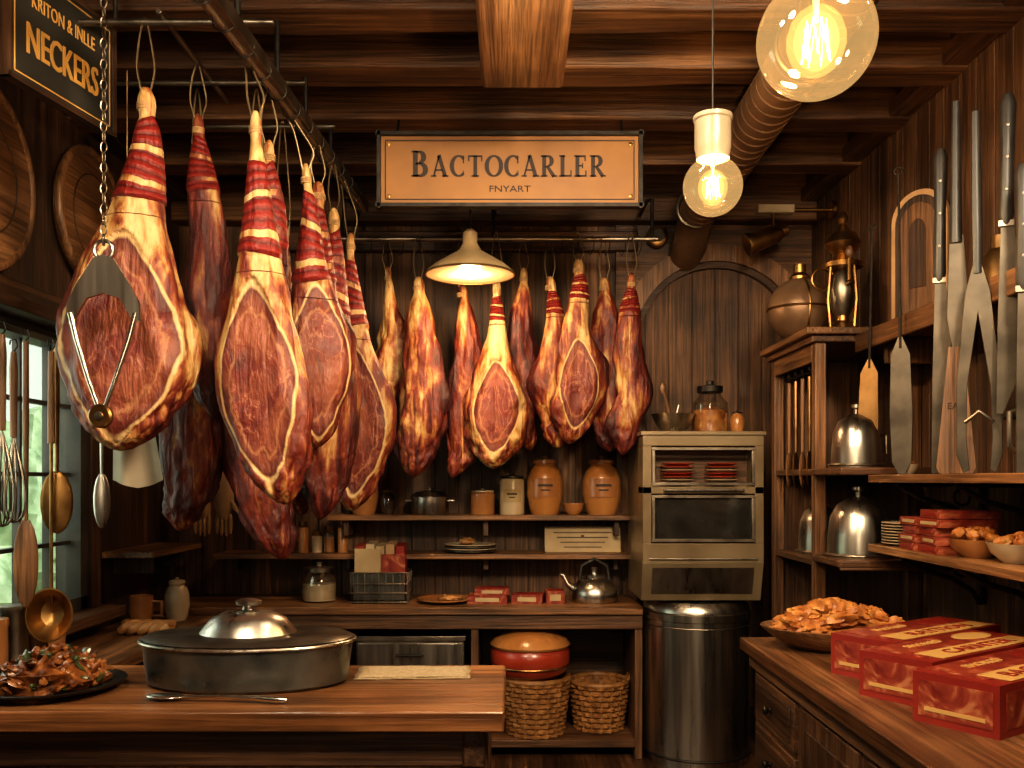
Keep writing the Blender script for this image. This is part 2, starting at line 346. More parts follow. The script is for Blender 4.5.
for i,y in enumerate(by):
    b=B('ceiling_beam'); zz=3.12; n=24
    vs=[];fs=[]
    for k in range(n+1):
        xx=XL+(XR-XL)*k/n; j=.012*noise.noise(Vector((xx*2,y,0)))
        for (dy,z) in ((-.085+j,zz+j),(.085+j,zz-j),(.085,CEIL),(-.085,CEIL)): vs.append((xx,y+dy,z))
    for k in range(n):
        for q in range(4): fs.append((k*4+q,k*4+(q+1)%4,k*4+4+(q+1)%4,k*4+4+q))
    b.add(vs,fs,W_beam); b.done(.008)
b=B('ceiling_beam'); b.bb(-.112,.19,1.4,3.36,2.96,3.12,W_beamy); b.done(.012)
b=B('trim_back_header'); b.bb(XL,XR,YB-.13,YB,3.02,CEIL,W_beam); b.bb(-1.5,.75,YB-.06,YB,2.86,2.98,WMx); b.done(.008)
b=B('trim_right_crown'); b.bb(XR-.07,XR,YF,YB-.13,3.2,CEIL,WDy); b.bb(XR-.1,XR,YF,YB-.13,3.13,3.2,WMy); b.done(.006)
b=B('trim_left_crown'); b.bb(XL,XL+.1,YF,YB-.13,3.13,CEIL,WDy); b.done(.006)
b=B('baseboard_back'); b.bb(XL,XR,YB-.03,YB,0,.14,WDx); b.done(.004)
b=B('baseboard_right'); b.bb(XR-.03,XR,YF,YB-.03,0,.14,WDy); b.done(.004)
b=B('trim_arch')
cx,cz,R=1.22,2.3,.50
def arc_band(R0,R1,y0,y1,mat):
    n=28; vs=[];fs=[]; ring=[]
    for k in range(n+1):
        a=pi-pi*k/n; ring.append((math.cos(a),math.sin(a)))
    rows=[(ring[0][0],None)]+ring+[(ring[-1][0],None)]
    for (c,s_) in rows:
        for (rr,yy) in ((R0,y0),(R1,y0),(R1,y1),(R0,y1)):
            vs.append((min(cx+rr*c,XR-.002),yy,(cz+rr*s_) if s_ is not None else 1.0))
    for k in range(len(rows)-1):
        for q in range(4): fs.append((k*4+q,k*4+(q+1)%4,k*4+4+(q+1)%4,k*4+4+q))
    b.add(vs,fs,mat)
arc_band(R,R+.10,YB-.07,YB,WLz); arc_band(R-.035,R,YB-.04,YB,WDx)
n=28; vs=[];fs=[]
for k in range(n+1):
    a=pi-pi*k/n; px=cx+(R+.1)*math.cos(a); pz=cz+(R+.1)*math.sin(a)
    if px>XR: px=XR-.001
    vs+= [(px,YB-.03,pz),(px,YB-.03,3.02)]
fs=[(2*k,2*k+2,2*k+3,2*k+1) for k in range(n)]
b.add(vs,fs,WMx); b.done(.003)
b=B('round_wall_vent',(.86,YB-.085,2.94),(pi/2,0,0)); b.lathe([(0,.02),(.045,.02),(.06,.012),(.065,-.02)],BRASS); b.lathe([(0,.024),(.035,.024),(.038,.018)],IRON); b.done()
b=B('garden_ground'); b.bb(-14,XL-.2,-4,12,-.3,-.2,GRASS); b.done()
b=B('garden_hedge')
for i in range(18):
    b.blob((-5.2+random.uniform(-.6,.6),-1+i*.75,random.uniform(.5,1.3)),(.9,.8,random.uniform(.8,1.3)),LEAF,.35,3,i,seg=26)
b.done()

# ------------------------------------------------------------------ hams
def prof_fn(kind):
    if kind=='cut': P=[(0,.05),(.02,.12),(.05,.14),(.08,.105),(.12,.17),(.2,.24),(.30,.34),(.38,.46),(.46,.64),(.55,.84),(.63,.96),(.70,1),(.78,.98),(.86,.85),(.92,.64),(.97,.38),(1,.08)]
    elif kind=='slim': P=[(0,.08),(.02,.2),(.05,.22),(.08,.18),(.13,.28),(.22,.38),(.34,.50),(.46,.72),(.58,.93),(.70,1),(.80,.94),(.88,.76),(.94,.5),(.98,.28),(1,.06)]
    elif kind=='long': P=[(0,.08),(.02,.2),(.05,.22),(.08,.2),(.13,.36),(.22,.56),(.34,.72),(.48,.86),(.62,.97),(.74,1),(.84,.88),(.91,.66),(.96,.4),(1,.06)]
    else: P=[(0,.1),(.03,.25),(.06,.24),(.1,.3),(.2,.5),(.35,.75),(.5,.9),(.65,1),(.78,.92),(.88,.75),(.95,.5),(1,.1)]
    t=np.linspace(0,1,401); r=np.interp(t,[p[0] for p in P],[p[1] for p in P])
    k=np.hanning(21); k/=k.sum(); rp=np.pad(r,10,mode='edge'); r=np.convolve(rp,k,'valid')
    r[0]=min(r[0],.05); r[-1]=.01
    return lambda q: float(np.interp(q,t,r))
def ham(name,x,y,ztop,L,hw,kind='cut',cutm=True,red=0.0,rot=0,seed=0,band=(.12,.40),dx=0,dbot=0,hook=2.85,hx=None,seg=64,rings=130,cw=.86,cc=.70,ch=.25,rough=1.0,ragr=.42,bow=0,asym=0):
    pf=prof_fn(kind); vs=[];col=[]
    for i in range(rings+1):
        t=i/rings; r=pf(t)*hw; rn=r/hw
        e=max(0,min(1,(rn-.3)/.5)); ry=r*(1-.42*e)
        offx=dx*math.sin(min(1,t/.72)*pi/2)**2+dbot*max(0,(t-.72)/.28)**1.5+.02*noise.noise(Vector((t*3,seed,0)))+bow*math.sin(pi*t)
        g=(t-band[0])/(band[1]-band[0])
        if 0<g<1:
            bulge=1.07+.05*abs(math.sin(g*pi*7))**.6; r*=bulge; ry*=bulge
        for j in range(seg):
            a=2*pi*j/seg; ux,uy=math.cos(a),math.sin(a)
            p=Vector((ux*1.2,uy*1.2,t*5+seed*7.3))
            lump=noise.noise(p*1.0)*.15+noise.noise(p*2.6)*.09+noise.noise(Vector((ux*3.5,uy*3.5,t*7+seed*3)))*.06
            rag=max(0,t-.82)/.18
            lump+=noise.noise(Vector((ux*3,uy*3,t*16+seed)))*.40*rag+noise.noise(Vector((ux*6,uy*6,t*34+seed)))*.30*rag
            lump+=asym*ux*math.exp(-((t-.62)/.16)**2)-asym*.7*ux*math.exp(-((t-.84)/.1)**2)
            amp=(.35+.65*e)*rough
            k=1+lump*amp*(1.0 if not(0<g<1) else .3)
            X=ux*r*k; Y=uy*ry*k
            u=X/max(r,1e-4)
            cut=-1.0
            if cutm and uy<.25:
                tt=(t-cc)/ch; uu=(u-asym*.2)/cw
                if tt<0: uu*=1+.25*tt*tt
                cut=1-math.sqrt(uu*uu+tt*tt)
                if uy>-.03: cut=min(cut,-.01)
                if cut>0:
                    Y=max(Y,-ry*(.82-.12*cut)+.006*noise.noise(Vector((X*14,t*14,seed))))
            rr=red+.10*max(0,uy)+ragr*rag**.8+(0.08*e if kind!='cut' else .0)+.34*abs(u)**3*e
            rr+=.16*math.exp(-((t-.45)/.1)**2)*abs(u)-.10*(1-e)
            if cutm and -.3<cut<=0: rr-=.03
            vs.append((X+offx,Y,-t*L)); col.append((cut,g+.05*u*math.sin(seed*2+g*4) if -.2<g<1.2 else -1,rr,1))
    fs=[]
    for i in range(rings):
        for j in range(seg): fs.append((i*seg+j,(i+1)*seg+j,(i+1)*seg+(j+1)%seg,i*seg+(j+1)%seg))
    fs.append(tuple(range(seg))); fs.append(tuple(rings*seg+j for j in range(seg))[::-1])
    par=bpy.data.objects.new(name,None); bpy.context.scene.collection.objects.link(par); par.location=(x,y,ztop); par.rotation_euler=(0,0,rot)
    me=bpy.data.meshes.new('ham_body'); me.from_pydata(vs,[],fs); me.materials.append(HAM)
    me.polygons.foreach_set('use_smooth',[True]*len(fs))
    ca=me.color_attributes.new('mask','FLOAT_COLOR','POINT'); ca.data.foreach_set('color',[q for c in col for q in c])
    o=bpy.data.objects.new('ham_body',me); bpy.context.scene.collection.objects.link(o); o.parent=par
    h=hook-ztop; k=B('hook'); hxx=0 if hx is None else hx-x
    T=.028
    pts=[(0,0,-.07),(T*.6,0,0),(T,0,.3*h),(T*.5+hxx*.6,0,.75*h),(hxx,0,h+.012),(hxx-T*.4,0,h-.005),(-T*.8+hxx*.4,0,.7*h),(-T,0,.3*h),(-T*.6,0,0)]
    P=[Vector(p) for p in pts]; out=[]
    for i in range(len(P)):
        p0,p1,p2,p3=P[i-1],P[i],P[(i+1)%len(P)],P[(i+2)%len(P)]
        for q in range(4):
            t=q/4; out.append(.5*((2*p1)+(-p0+p2)*t+(2*p0-5*p1+4*p2-p3)*t*t+(-p0+3*p1-3*p2+p3)*t**3))
    k.tube(out,.0035,WIRE,6,True)
    for q in range(3): k.ring((0,0,-.055-.008*q),hw*.115 if kind=='cut' else hw*.2,.005,TWINE,n=16,seg=6)
    k.done(parent=par)
    return par
H='cured_ham'
ham(H,-1.20,2.95,2.785,1.19,.215,'cut',rot=.10,seed=1,red=.05,dx=-.06,dbot=-.02,hook=3.0,band=(.09,.32),hx=-1.2,cw=.93,cc=.70,ch=.29,seg=96,rings=190)
ham(H,-1.14,3.27,2.83,1.10,.088,'long',cutm=False,red=.38,seed=2,dx=.02,dbot=.03,hook=3.0,band=(.08,.26),rot=.3,bow=.02)
ham(H,-.835,2.93,2.70,1.28,.148,'cut',rot=-.12,seed=3,red=.04,dx=.03,dbot=.07,hook=2.85,hx=-.857,band=(.13,.37),cw=.89,cc=.69,ch=.26,seg=96,rings=190,asym=-.12)
ham(H,-.85,3.15,2.69,1.05,.085,'long',cutm=False,red=.22,seed=4,dx=0,hook=2.85,band=(.08,.36),rot=.3)
ham(H,-.77,3.36,2.68,1.06,.13,'cut',rot=.45,cutm=True,red=.10,seed=5,dx=.04,hook=2.85,hx=-.83,band=(.10,.42),cw=.93,ch=.29,asym=.15)
ham(H,-.78,3.62,2.70,1.36,.13,'slim',cutm=False,red=.30,seed=6,dx=.03,dbot=-.02,hook=2.85,band=(.08,.30),rot=.5)
ham(H,-.76,3.84,2.66,1.2,.11,'slim',cutm=False,red=.12,seed=7,dx=.02,hook=2.85,band=(.08,.38),rot=.8)
ham(H,-.725,4.05,2.61,1.25,.14,'cut',rot=-.05,seed=8,red=.05,dx=.05,dbot=-.05,hook=2.85,hx=-.76,band=(.10,.34),cw=.88,cc=.68,ch=.27,asym=.15)
J='dried_meat_cut'
ham(J,-1.22,3.50,2.5,1.20,.125,'meat',cutm=False,red=.34,seed=9,dx=-.02,dbot=-.05,hook=3.0,band=(2,3),rough=1.8,ragr=.2)
ham(J,-.99,3.50,2.55,1.36,.135,'meat',cutm=False,red=.36,seed=10,dx=.0,dbot=.10,hook=3.0,band=(2,3),rough=1.8,ragr=.2)
ham(J,-.97,3.82,2.5,1.15,.12,'meat',cutm=False,red=.36,seed=11,dx=.02,dbot=.06,hook=3.0,band=(2,3),rough=1.8,ragr=.2)
bk=[(-.677,4.9,2.66,.72,.115,'cut',False,.10,.2,.02,.2),(-.496,4.78,2.58,1.07,.135,'long',False,.20,-.2,.01,.1),(-.272,4.86,2.56,1.05,.11,'long',False,.28,.15,.045,-.2),
(-.08,4.76,2.56,1.0,.160,'cut',True,.0,0,0,.0),(.064,4.92,2.66,1.0,.10,'long',False,.30,.3,-.02,.2),(.205,4.86,2.60,.93,.115,'slim',False,.18,-.2,.03,-.25),
(.352,4.76,2.67,.98,.135,'slim',True,.05,.1,-.01,.15),(.500,4.88,2.60,.95,.125,'long',False,.28,-.2,.02,-.2),(.635,4.78,2.60,.97,.100,'long',False,.18,.2,-.02,.25)]
for i,(x,y,zt,L_,hw,kd,ct,rd,ro,bw,asy) in enumerate(bk):
    ham(H,x,y,zt,L_,hw,kd,cutm=ct,red=rd,seed=20+i,rot=ro,hook=2.80,band=(2,3) if i not in (3,6,8,5) else (.09,.22),dbot=[.02,-.03,-.05,-.02,.04,.04,-.05,.03,-.05][i],seg=48,rings=100,cw=.80,cc=.68,ch=.25,rough=1.7,ragr=.3,bow=bw,asym=asy)
b=B('meat_rail')
def rail(p0,p1,r=.016): b.cyl(p0,p1,r,STEELd,14)
b.box((-.805,3.25,2.87),(.035,2.5,.05),STEELd,r=(0,0,-.055)); rail((-.90,2.0,2.845),(-.735,4.5,2.845),.014)
rail((-1.62,2.95,3.0),(-.78,2.95,3.0),.012); rail((-1.62,3.4,3.0),(-.78,3.4,3.0),.010); rail((-1.3,3.82,3.0),(-.75,3.82,3.0),.010)
rail((-1.14,2.9,3.012),(-1.14,3.6,3.012),.01)
for y in (2.72,3.18,3.62,4.12): b.cyl((-.80+ -.03,y,2.88),(-.83,y,3.13),.01,IRON,10)
for x in (-1.5,-1.3): b.cyl((x,2.95,3.0),(x,2.95,3.36),.008,IRON,8)
b.cyl((-1.55,3.4,3.0),(-1.55,3.4,3.36),.008,IRON,8)
for i in range(26):
    y=2.35+i*.08; b.ring((-.873+.066*(y-2.4),y,2.862),.034,.003,IRON,'x' if i%2 else 'y',12,5)
b.done(.002)
b=B('meat_rail'); b.cyl((-.95,4.82,2.79),(.78,4.82,2.79),.014,STEELd,14)
for x in (-.9,-.1,.75): b.tube([(x,4.82,2.79),(x,4.82,3.0),(x,5.0,3.05),(x,5.28,3.05)],.010,IRON,8)
for i in range(19):
    x=-.85+i*.085; b.tube([(x,4.82,2.81),(x+.015,4.82,2.80),(x+.012,4.82,2.74),(x-.008,4.82,2.70),(x-.02,4.82,2.73)],.003,IRON,5)
b.done()

b=B('meat_clamp_hook',(-1.225,2.70,0))
for i in range(30):
    z=2.22+i*.031; b.ring((0,0,z),.009,.0024,STEELd,'y' if i%2 else 'x',10,5,1,1.9)
b.ring((0,0,2.19),.028,.006,STEEL,'y',20,8)
for sx in (-1,1):
    b.prism([(0,2.175),(sx*.03,2.165),(sx*.08,2.085),(sx*.108,2.03),(sx*.110,1.975),(sx*.085,1.985),(sx*.05,2.045),(0,2.06)],.014,STEEL,MY)
    b.tube([(sx*.098,-.004,2.0),(sx*.078,-.006,1.92),(sx*.04,-.012,1.80),(sx*.004,-.012,1.70)],[.009,.008,.007,.007],SPOONM,10)
b.lathe([(0,.012),(.03,.012),(.036,.006),(.036,-.008),(0,-.008)],BRASS,(0,-.02,1.69),28,r=(pi/2,0,0)); b.lathe([(0,.02),(.012,.018),(.014,.012)],STEEL,(0,-.02,1.69),16,r=(pi/2,0,0))
b.done()

# ------------------------------------------------------------------ signs
def letter(ch):
    q=[]
    def rect(a,c,d,e): q.append([(a,c),(d,c),(d,e),(a,e)])
    def rib(pts,ws):
        n=len(pts); Ls=[];Rs=[]
        for i in range(n):
            a=pts[max(0,i-1)]; c=pts[min(n-1,i+1)]; tx,ty=c[0]-a[0],c[1]-a[1]; l=math.hypot(tx,ty) or 1; nx,ny=-ty/l,tx/l; w=ws[i]/2
            Ls.append((pts[i][0]+nx*w,pts[i][1]+ny*w)); Rs.append((pts[i][0]-nx*w,pts[i][1]-ny*w))
        for i in range(n-1): q.append([Ls[i],Rs[i],Rs[i+1],Ls[i+1]])
    def arc(cx,cy,rx,ry,a0,a1,n=20):
        pts=[];ws=[]
        for i in range(n+1):
            a=math.radians(a0+(a1-a0)*i/n); pts.append((cx+rx*math.cos(a),cy+ry*math.sin(a))); ws.append(.09+.14*abs(math.cos(a))**1.5)
        rib(pts,ws)
    def stem(): rect(.07,0,.28,1); rect(0,0,.35,.07); rect(0,.93,.32,1)
    if ch=='B': stem(); rect(.2,.915,.33,.995); rect(.2,.47,.36,.55); rect(.2,.005,.36,.085); arc(.33,.755,.2,.205,90,-90); arc(.36,.27,.25,.235,90,-90); return q,.78
    if ch=='R': stem(); rect(.2,.915,.35,.995); rect(.2,.44,.36,.51); arc(.35,.73,.22,.23,90,-90); rib([(.34,.48),(.52,.24),(.70,.0)],[.15,.18,.19]); rect(.60,0,.86,.07); return q,.88
    if ch=='A': rib([(.12,0),(.42,1)],[.09,.09]); rib([(.40,1),(.74,0)],[.20,.20]); rect(.2,.27,.62,.35); rect(-.02,0,.27,.07); rect(.57,0,.91,.07); return q,.92
    if ch=='C': arc(.45,.5,.37,.465,48,312); rect(.66,.62,.73,.98); rect(.68,.1,.73,.28); return q,.82
    if ch=='O': arc(.47,.5,.38,.465,0,360,32); return q,.95
    if ch=='T': rect(.31,0,.51,1); rect(.03,.91,.79,1); rect(.03,.72,.10,.95); rect(.72,.72,.79,.95); rect(.21,0,.61,.07); return q,.84
    if ch=='L': stem(); rect(.2,0,.66,.085); rect(.59,0,.66,.30); return q,.70
    if ch=='E': stem(); rect(.2,.915,.62,1); rect(.55,.73,.62,.97); rect(.2,.47,.47,.55); rect(.42,.39,.48,.64); rect(.2,0,.66,.085); rect(.59,.03,.66,.29); return q,.74
    return q,.5
b=B('wall_sign',(-.01,4.0,2.872))
w,h=1.17,.33
b.box((0,0,0),(w,.03,h),PAPERo)
for sz in (-1,1): b.box((0,-.012,sz*(h/2-.007)),(w+.014,.05,.016),IRON)
for sx in (-1,1): b.box((sx*(w/2-.007),-.012,0),(.016,.05,h+.014),IRON)
for z in (-1,1): b.box((0,-.017,z*(h/2-.035)),(w-.07,.004,.004),INK)
for x in (-1,1): b.box((x*(w/2-.035),-.017,0),(.004,.004,h-.07),INK)
for sx in (-1,1):
    for sz in (-1,1): b.lathe([(0,.006),(.008,.004),(.010,0)],BRASS,(sx*(w/2-.05),-.015,sz*(h/2-.05)),12,r=(pi/2,0,0))
word="BACTOCARLER"; szs=[.115]+[.095]*10; tot=0; qs=[]
for ch,sz in zip(word,szs):
    q,adv=letter(ch); qs.append((q,tot,sz)); tot+=(adv+.09)*sz
fs_=.87/tot
vs=[];fs=[]
for i,(q,o_,sz) in enumerate(qs):
    for quad in q:
        k=len(vs); vs+=[((o_+px*sz)*fs_-.435,-.018-.0001*(i%3),(py*sz)*1.0-.03) for px,py in quad]; fs.append((k,k+1,k+2,k+3))
b.add(vs,fs,INK)
b.text('FNYART',.040,INK,TY(0,-.018,-.085),xs=1.25)
for sx in (-1,1): b.cyl((sx*.5,0,h/2),(sx*.5,.06,h/2+.10),.006,IRON,8)
b.done(.002)
ang=math.atan2(.46,.094)
b=B('hanging_blackboard_sign',(-1.44,2.88,2.88),(0,0,ang-pi/2))
b.bb(-.012,.012,-.24,.24,-.185,.18,SLATE)
for z in (-.185,.18): b.bb(-.018,.018,-.25,.25,z-.008,z+.008,WDy)
for y in (-.245,.245): b.bb(-.018,.018,y-.008,y+.008,-.193,.188,WDz)
for z in (-.165,.16): b.bb(.0125,.0145,-.22,.22,z-.002,z+.002,GOLD)
for y in (-.22,.22): b.bb(.0125,.0145,y-.002,y+.002,-.165,.16,GOLD)
b.text('KRITON & INLLE',.062,GOLD,TX(.014,-.005,.075),ext=.001,xs=.64); b.text('NECKERS',.135,GOLD,TX(.014,-.010,-.05),ext=.0015,xs=.59); b.text('NECKERS',.135,GOLD,TX(.0142,-.006,-.05),ext=.0015,xs=.59)
for y in (-.2,.2): b.cyl((0,y,.18),(0,y,.47),.004,IRON,6)
b.done(.002)

for (y,z,r) in ((3.32,2.64,.36),(4.2,2.72,.32)):
    b=B('round_wooden_board',(XL+.01,y,z)); pm=Matrix(((0,0,1,0),(1,0,0,0),(0,1,0,0),(0,0,0,1)))
    circ=lambda q:[(q*math.cos(2*pi*i/64),q*math.sin(2*pi*i/64)) for i in range(64)]
    b.prism(circ(r-.02),.04,WLy,Matrix.Translation((.02,0,0))@pm)
    b.ring((.03,0,0),r-.015,.020,WLz,'x',64,10); b.ring((.04,0,0),r*.62,.004,WDz,'x',48,6)
    b.cyl((.02,0,r),(0.0,0,r+.06),.006,IRON,6)
    b.done()

# ------------------------------------------------------------------ lamps
def globe(name,x,y,z,r,sock,topz,sr):
    b=B(name,(x,y,z))
    pr=[(0.0,-r)]
    for i in range(1,25):
        a=-pi/2+ i*(pi*.86)/24; pr.append((r*math.cos(a),r*math.sin(a)))
    n=len(pr); vs=[];fs=[];seg=48
    for (R_,z_) in pr:
        for j in range(seg): vs.append((max(R_,1e-4)*math.cos(2*pi*j/seg),max(R_,1e-4)*math.sin(2*pi*j/seg),z_))
    for i in range(n-1):
        for j in range(seg): fs.append((i*seg+j,i*seg+(j+1)%seg,(i+1)*seg+(j+1)%seg,(i+1)*seg+j))
    b.add(vs,fs,BULBG,True)
    pts=[]; N=14
    for i in range(N+1):
        th=i/N*2*pi; zz=(.34 if i%2 else -.34)*r; rr=(.16 if i%2 else .24)*r
        pts.append((rr*math.cos(th),rr*math.sin(th),zz-.04*r))
    b.tube(pts,r*.013,FIL,6)
    b.blob((0,0,-.04*r),(.50*r,.50*r,.60*r),FILG,0); b.blob((0,0,-.04*r),(.38*r,.38*r,.49*r),FILG,0); b.blob((0,0,-.04*r),(.28*r,.28*r,.39*r),FILG,0)
    b.lathe([(r*.05,.30*r),(r*.05,.62*r),(r*.16,r)],WHITEP,seg=12)
    if sock=='white': b.lathe([(0,r*.9),(sr*.9,r*.92),(sr*.95,r*1.2),(sr,r*1.3),(sr,r*2.20),(sr*1.08,r*2.25),(sr*1.08,r*2.38),(0,r*2.38)],WHITEP,seg=32); tz=r*2.38
    else: b.lathe([(0,r*.9),(sr,r*.92),(sr*.92,r*1.1),(sr,r*1.2),(sr*.92,r*1.3),(sr,r*1.4),(sr,r*2.2),(sr*.5,r*2.4),(0,r*2.4)],BRASS,seg=32); tz=r*2.4
    b.cyl((0,0,tz),(0,0,topz-z),.0028,BLACK,8)
    b.lathe([(0,0),(.05,0),(.05,.02),(0,.02)],IRON,(0,0,topz-z-.02),24)
    return b.done()
def point(x,y,z,e,c,r=.03,name='bulb_light'):
    l=bpy.data.lights.new(name,'POINT'); l.energy=e; l.color=c; l.shadow_soft_size=r; o=bpy.data.objects.new(name,l); o.location=(x,y,z); bpy.context.scene.collection.objects.link(o); return o
W1=(1,.65,.34)
globe('globe_bulb_lamp',.507,1.5,2.235,.097,'brass',CEIL,.036)
globe('globe_bulb_lamp',.58,2.6,2.348,.085,'white',CEIL,.052)
point(.507,1.5,2.235,14,W1,.02); point(.58,2.6,2.348,30,W1,.02)
b=B('pendant_lamp',(-.2,4.3,2.48))
b.lathe([(.205,.0),(.215,0),(.210,.012),(.17,.045),(.11,.082),(.055,.115),(.035,.15),(.035,.20),(.02,.215),(.018,.215)],SHADE,seg=48)
b.ring((0,0,.002),.210,.005,BRASS,n=48)
b.blob((0,0,.03),(.042,.042,.05),LAMPE,0); b.cyl((0,0,.2),(0,0,CEIL-2.48-.01),.005,BLACK,8)
b.done()
point(-.2,4.3,2.455,34,W1,.04)

b=B('ceiling_duct')
pts=[(1.0,2.4,2.98)]+[(1.0+.02*(i/12),2.5+i*.215,2.98) for i in range(12)]
b.tube(pts+[(1.03,5.1,2.94),(1.03,5.2,2.86),(1.03,5.38,2.84)],.098,COPPER,28)
for i in range(34): b.ring((1.003+.0006*i,2.45+i*.075,2.98),.099,.0045,COPPER,'y',28,6)
for i in (3,7,10): b.ring((1.005,2.3+i*.26,2.98),.102,.011,STEELd,'y',28,8)
for y in (2.72,3.62,4.7): b.box((1.01,y,3.1),(.03,.02,.06),IRON)
b.done()
b=B('brass_wall_spotlight')
b.lathe([(0,0),(.03,0),(.05,.03),(.055,.16),(.068,.19),(.068,.21),(.05,.205),(0,.19)],BRASS,(1.50,5.0,2.88),28,r=(0,-1.95,0))
b.lathe([(0,-.04),(.03,-.03),(.032,0),(0,.0)],BRASS,(1.50,5.0,2.88),20,r=(0,-1.95,0))
b.box((1.46,5.0,3.0),(.2,.07,.045),CREAM); b.tube([(1.45,5.0,2.88),(1.45,5.0,2.98),(1.55,5.0,3.0),(1.72,5.0,3.0),(1.79,5.0,3.0)],.013,BRASS,10)
b.lathe([(0,0),(.05,0),(.05,.02),(0,.02)],BRASS,(1.77,5,3.0),20,r=(0,pi/2,0)); b.done(.003)

# ------------------------------------------------------------------ back counter + shelves
b=B('back_counter')
b.bb(-1.98,.70,4.8,5.37,.78,.82,WLx); b.bb(-1.56,.70,4.82,4.84,.70,.78,WMx)
for x in (-1.55,-.2,.68): b.bb(x-.02,x+.02,4.83,5.37,0,.78,WMz)
b.bb(-1.55,.68,4.84,5.37,.06,.10,WMx); b.bb(-1.55,-.2,4.86,5.37,.44,.47,WMx)
b.bb(-1.55,.68,5.35,5.37,.1,.78,WDx); b.done(.004)
SH='display_shelf'
b=B(SH); b.bb(-1.05,.69,5.1,5.395,1.27,1.30,WLx)
for x in (-.95,-.15,.6): b.bb(x-.015,x+.015,5.15,5.395,1.18,1.27,WDz)
b.done(.004)
b=B(SH); b.bb(-1.70,.69,5.1,5.395,1.05,1.08,WLx)
for x in (-1.6,-.95,-.15,.6): b.bb(x-.015,x+.015,5.2,5.395,.98,1.05,WDz)
b.done(.004)
b=B(SH); b.bb(-1.995,-1.74,4.36,5.05,1.12,1.15,WLy); b.bb(-1.995,-1.8,4.5,4.53,1.03,1.12,WDz); b.bb(-1.995,-1.8,4.9,4.93,1.03,1.12,WDz); b.done(.004)
b=B('side_counter'); b.bb(-1.995,-1.56,3.0,4.79,.73,.78,WLy); b.bb(-1.995,-1.6,3.02,4.78,0,.73,WDz)
for k in range(3): b.bb(-1.605,-1.59,3.1+k*.54,3.56+k*.54,.08,.66,WMz)
b.done(.004)
def jar(name,x,y,z,r,h,mat,lid=None,kind='jar',label=None):
    b=B(name,(x,y,z))
    if kind=='jar': pr=[(0,0),(r*.72,0),(r*.86,h*.1),(r,h*.35),(r*.98,h*.6),(r*.8,h*.76),(r*.6,h*.83),(r*.62,h*.86),(r*.58,h*.87)]
    elif kind=='cyl': pr=[(0,0),(r*.95,0),(r,h*.04),(r,h*.80),(r*.9,h*.85),(r*.88,h*.87)]
    b.lathe(pr,mat,seg=36)
    lm=lid or mat
    b.lathe([(r*.60 if kind=='jar' else r*.88,h*.86),(r*.68 if kind=='jar' else r*.96,h*.87),(r*.64 if kind=='jar' else r*.94,h*.93),(r*.3,h*.95),(r*.12,h*.96),(r*.15,h),(0,h)],lm,seg=36)
    if label:
        n=14; vs=[];fs=[]
        for i in range(n+1):
            a=-pi/2-.75+1.5*i/n
            for zz in (h*.3,h*.62): vs.append((math.cos(a)*r*1.02,math.sin(a)*r*1.02,zz))
        fs=[(2*i,2*i+2,2*i+3,2*i+1) for i in range(n)]; b.add(vs,fs,label,True)
        b.box((0,-r*1.025,h*.50),(r*.8,.002,h*.04),INK); b.box((0,-r*1.025,h*.42),(r*.5,.002,h*.025),INK)
    b.done(.0015)
S1=1.30;S2=1.08;CT=.82
jar('terracotta_jar',-.86,5.22,S1,.085,.30,TERRA,AMBER,label=AMBER)
jar('spice_bottle',-.72,5.22,S1,.045,.15,DARKG,BRASS)
def stewpot(name,x,y,z,r,h,mat):
    b=B(name,(x,y,z)); b.lathe([(0,0),(r*.9,0),(r,h*.1),(r,h*.6),(r*1.05,h*.62),(r*1.05,h*.65),(r*.98,h*.68),(r*.8,h*.8),(r*.3,h*.88),(r*.08,h*.9),(r*.08,h*.94),(r*.15,h*.97),(r*.12,h),(0,h)],mat,seg=36)
    for sx in (-1,1): b.tube([(sx*r*.95,-.03,h*.5),(sx*r*1.25,-.03,h*.5),(sx*r*1.25,.03,h*.5),(sx*r*.95,.03,h*.5)],.006,mat,8)
    b.done(.001)
stewpot('steel_pot',-.476,5.22,S1,.11,.16,STEEL)
jar('ceramic_canister',-.17,5.22,S1,.07,.15,TERRA,CREAM,'cyl'); jar('labelled_canister',0,5.22,S1,.072,.24,CREAM,IRON,'cyl',label=PAPER)
jar('amber_jar',.19,5.22,S1,.105,.34,AMBER,TERRA,label=TERRA); jar('amber_jar',.52,5.22,S1,.112,.34,AMBER,TERRA,label=TERRA)
b=B('small_bowl',(.355,5.2,S1)); b.lathe([(0,0),(.03,0),(.055,.03),(.062,.065),(.056,.065),(.045,.03),(0,.015)],TERRA,seg=28); b.done()
for i in range(6):
    b=B('spice_jar',(-1.36+i*.075,5.22+.02*(i%2),S2)); r=.03; hh=.12+.03*(i%3); b.lathe([(0,0),(r,0),(r,hh*.75),(r*.7,hh*.82)],[CREAM,GLASS,AMBER][i%3],seg=20); b.lathe([(r*.75,hh*.8),(r*.8,hh*.82),(r*.8,hh),(0,hh)],BRASS,seg=20)
    if i%3==1: b.lathe([(0,.004),(r*.9,.004),(r*.9,hh*.6),(0,hh*.6)],TERRA,seg=16)
    b.done()
b=B('stacked_plates',(-.24,5.22,S2))
for k in range(4): b.lathe([(0,0),(.08,0),(.15,.012),(.15,.016),(.08,.005),(0,.005)],CREAM if k%2 else STEELd,(0,0,k*.012),36)
b.blob((-.02,0,.065),(.045,.04,.02),BREAD,.2,3,2); b.done()
b=B('card_notice',(.41,5.2,S2)); b.box((0,.03,.075),(.44,.006,.15),PAPER,r=(-.2,0,0)); b.box((0,.06,.05),(.02,.06,.1),WMz)
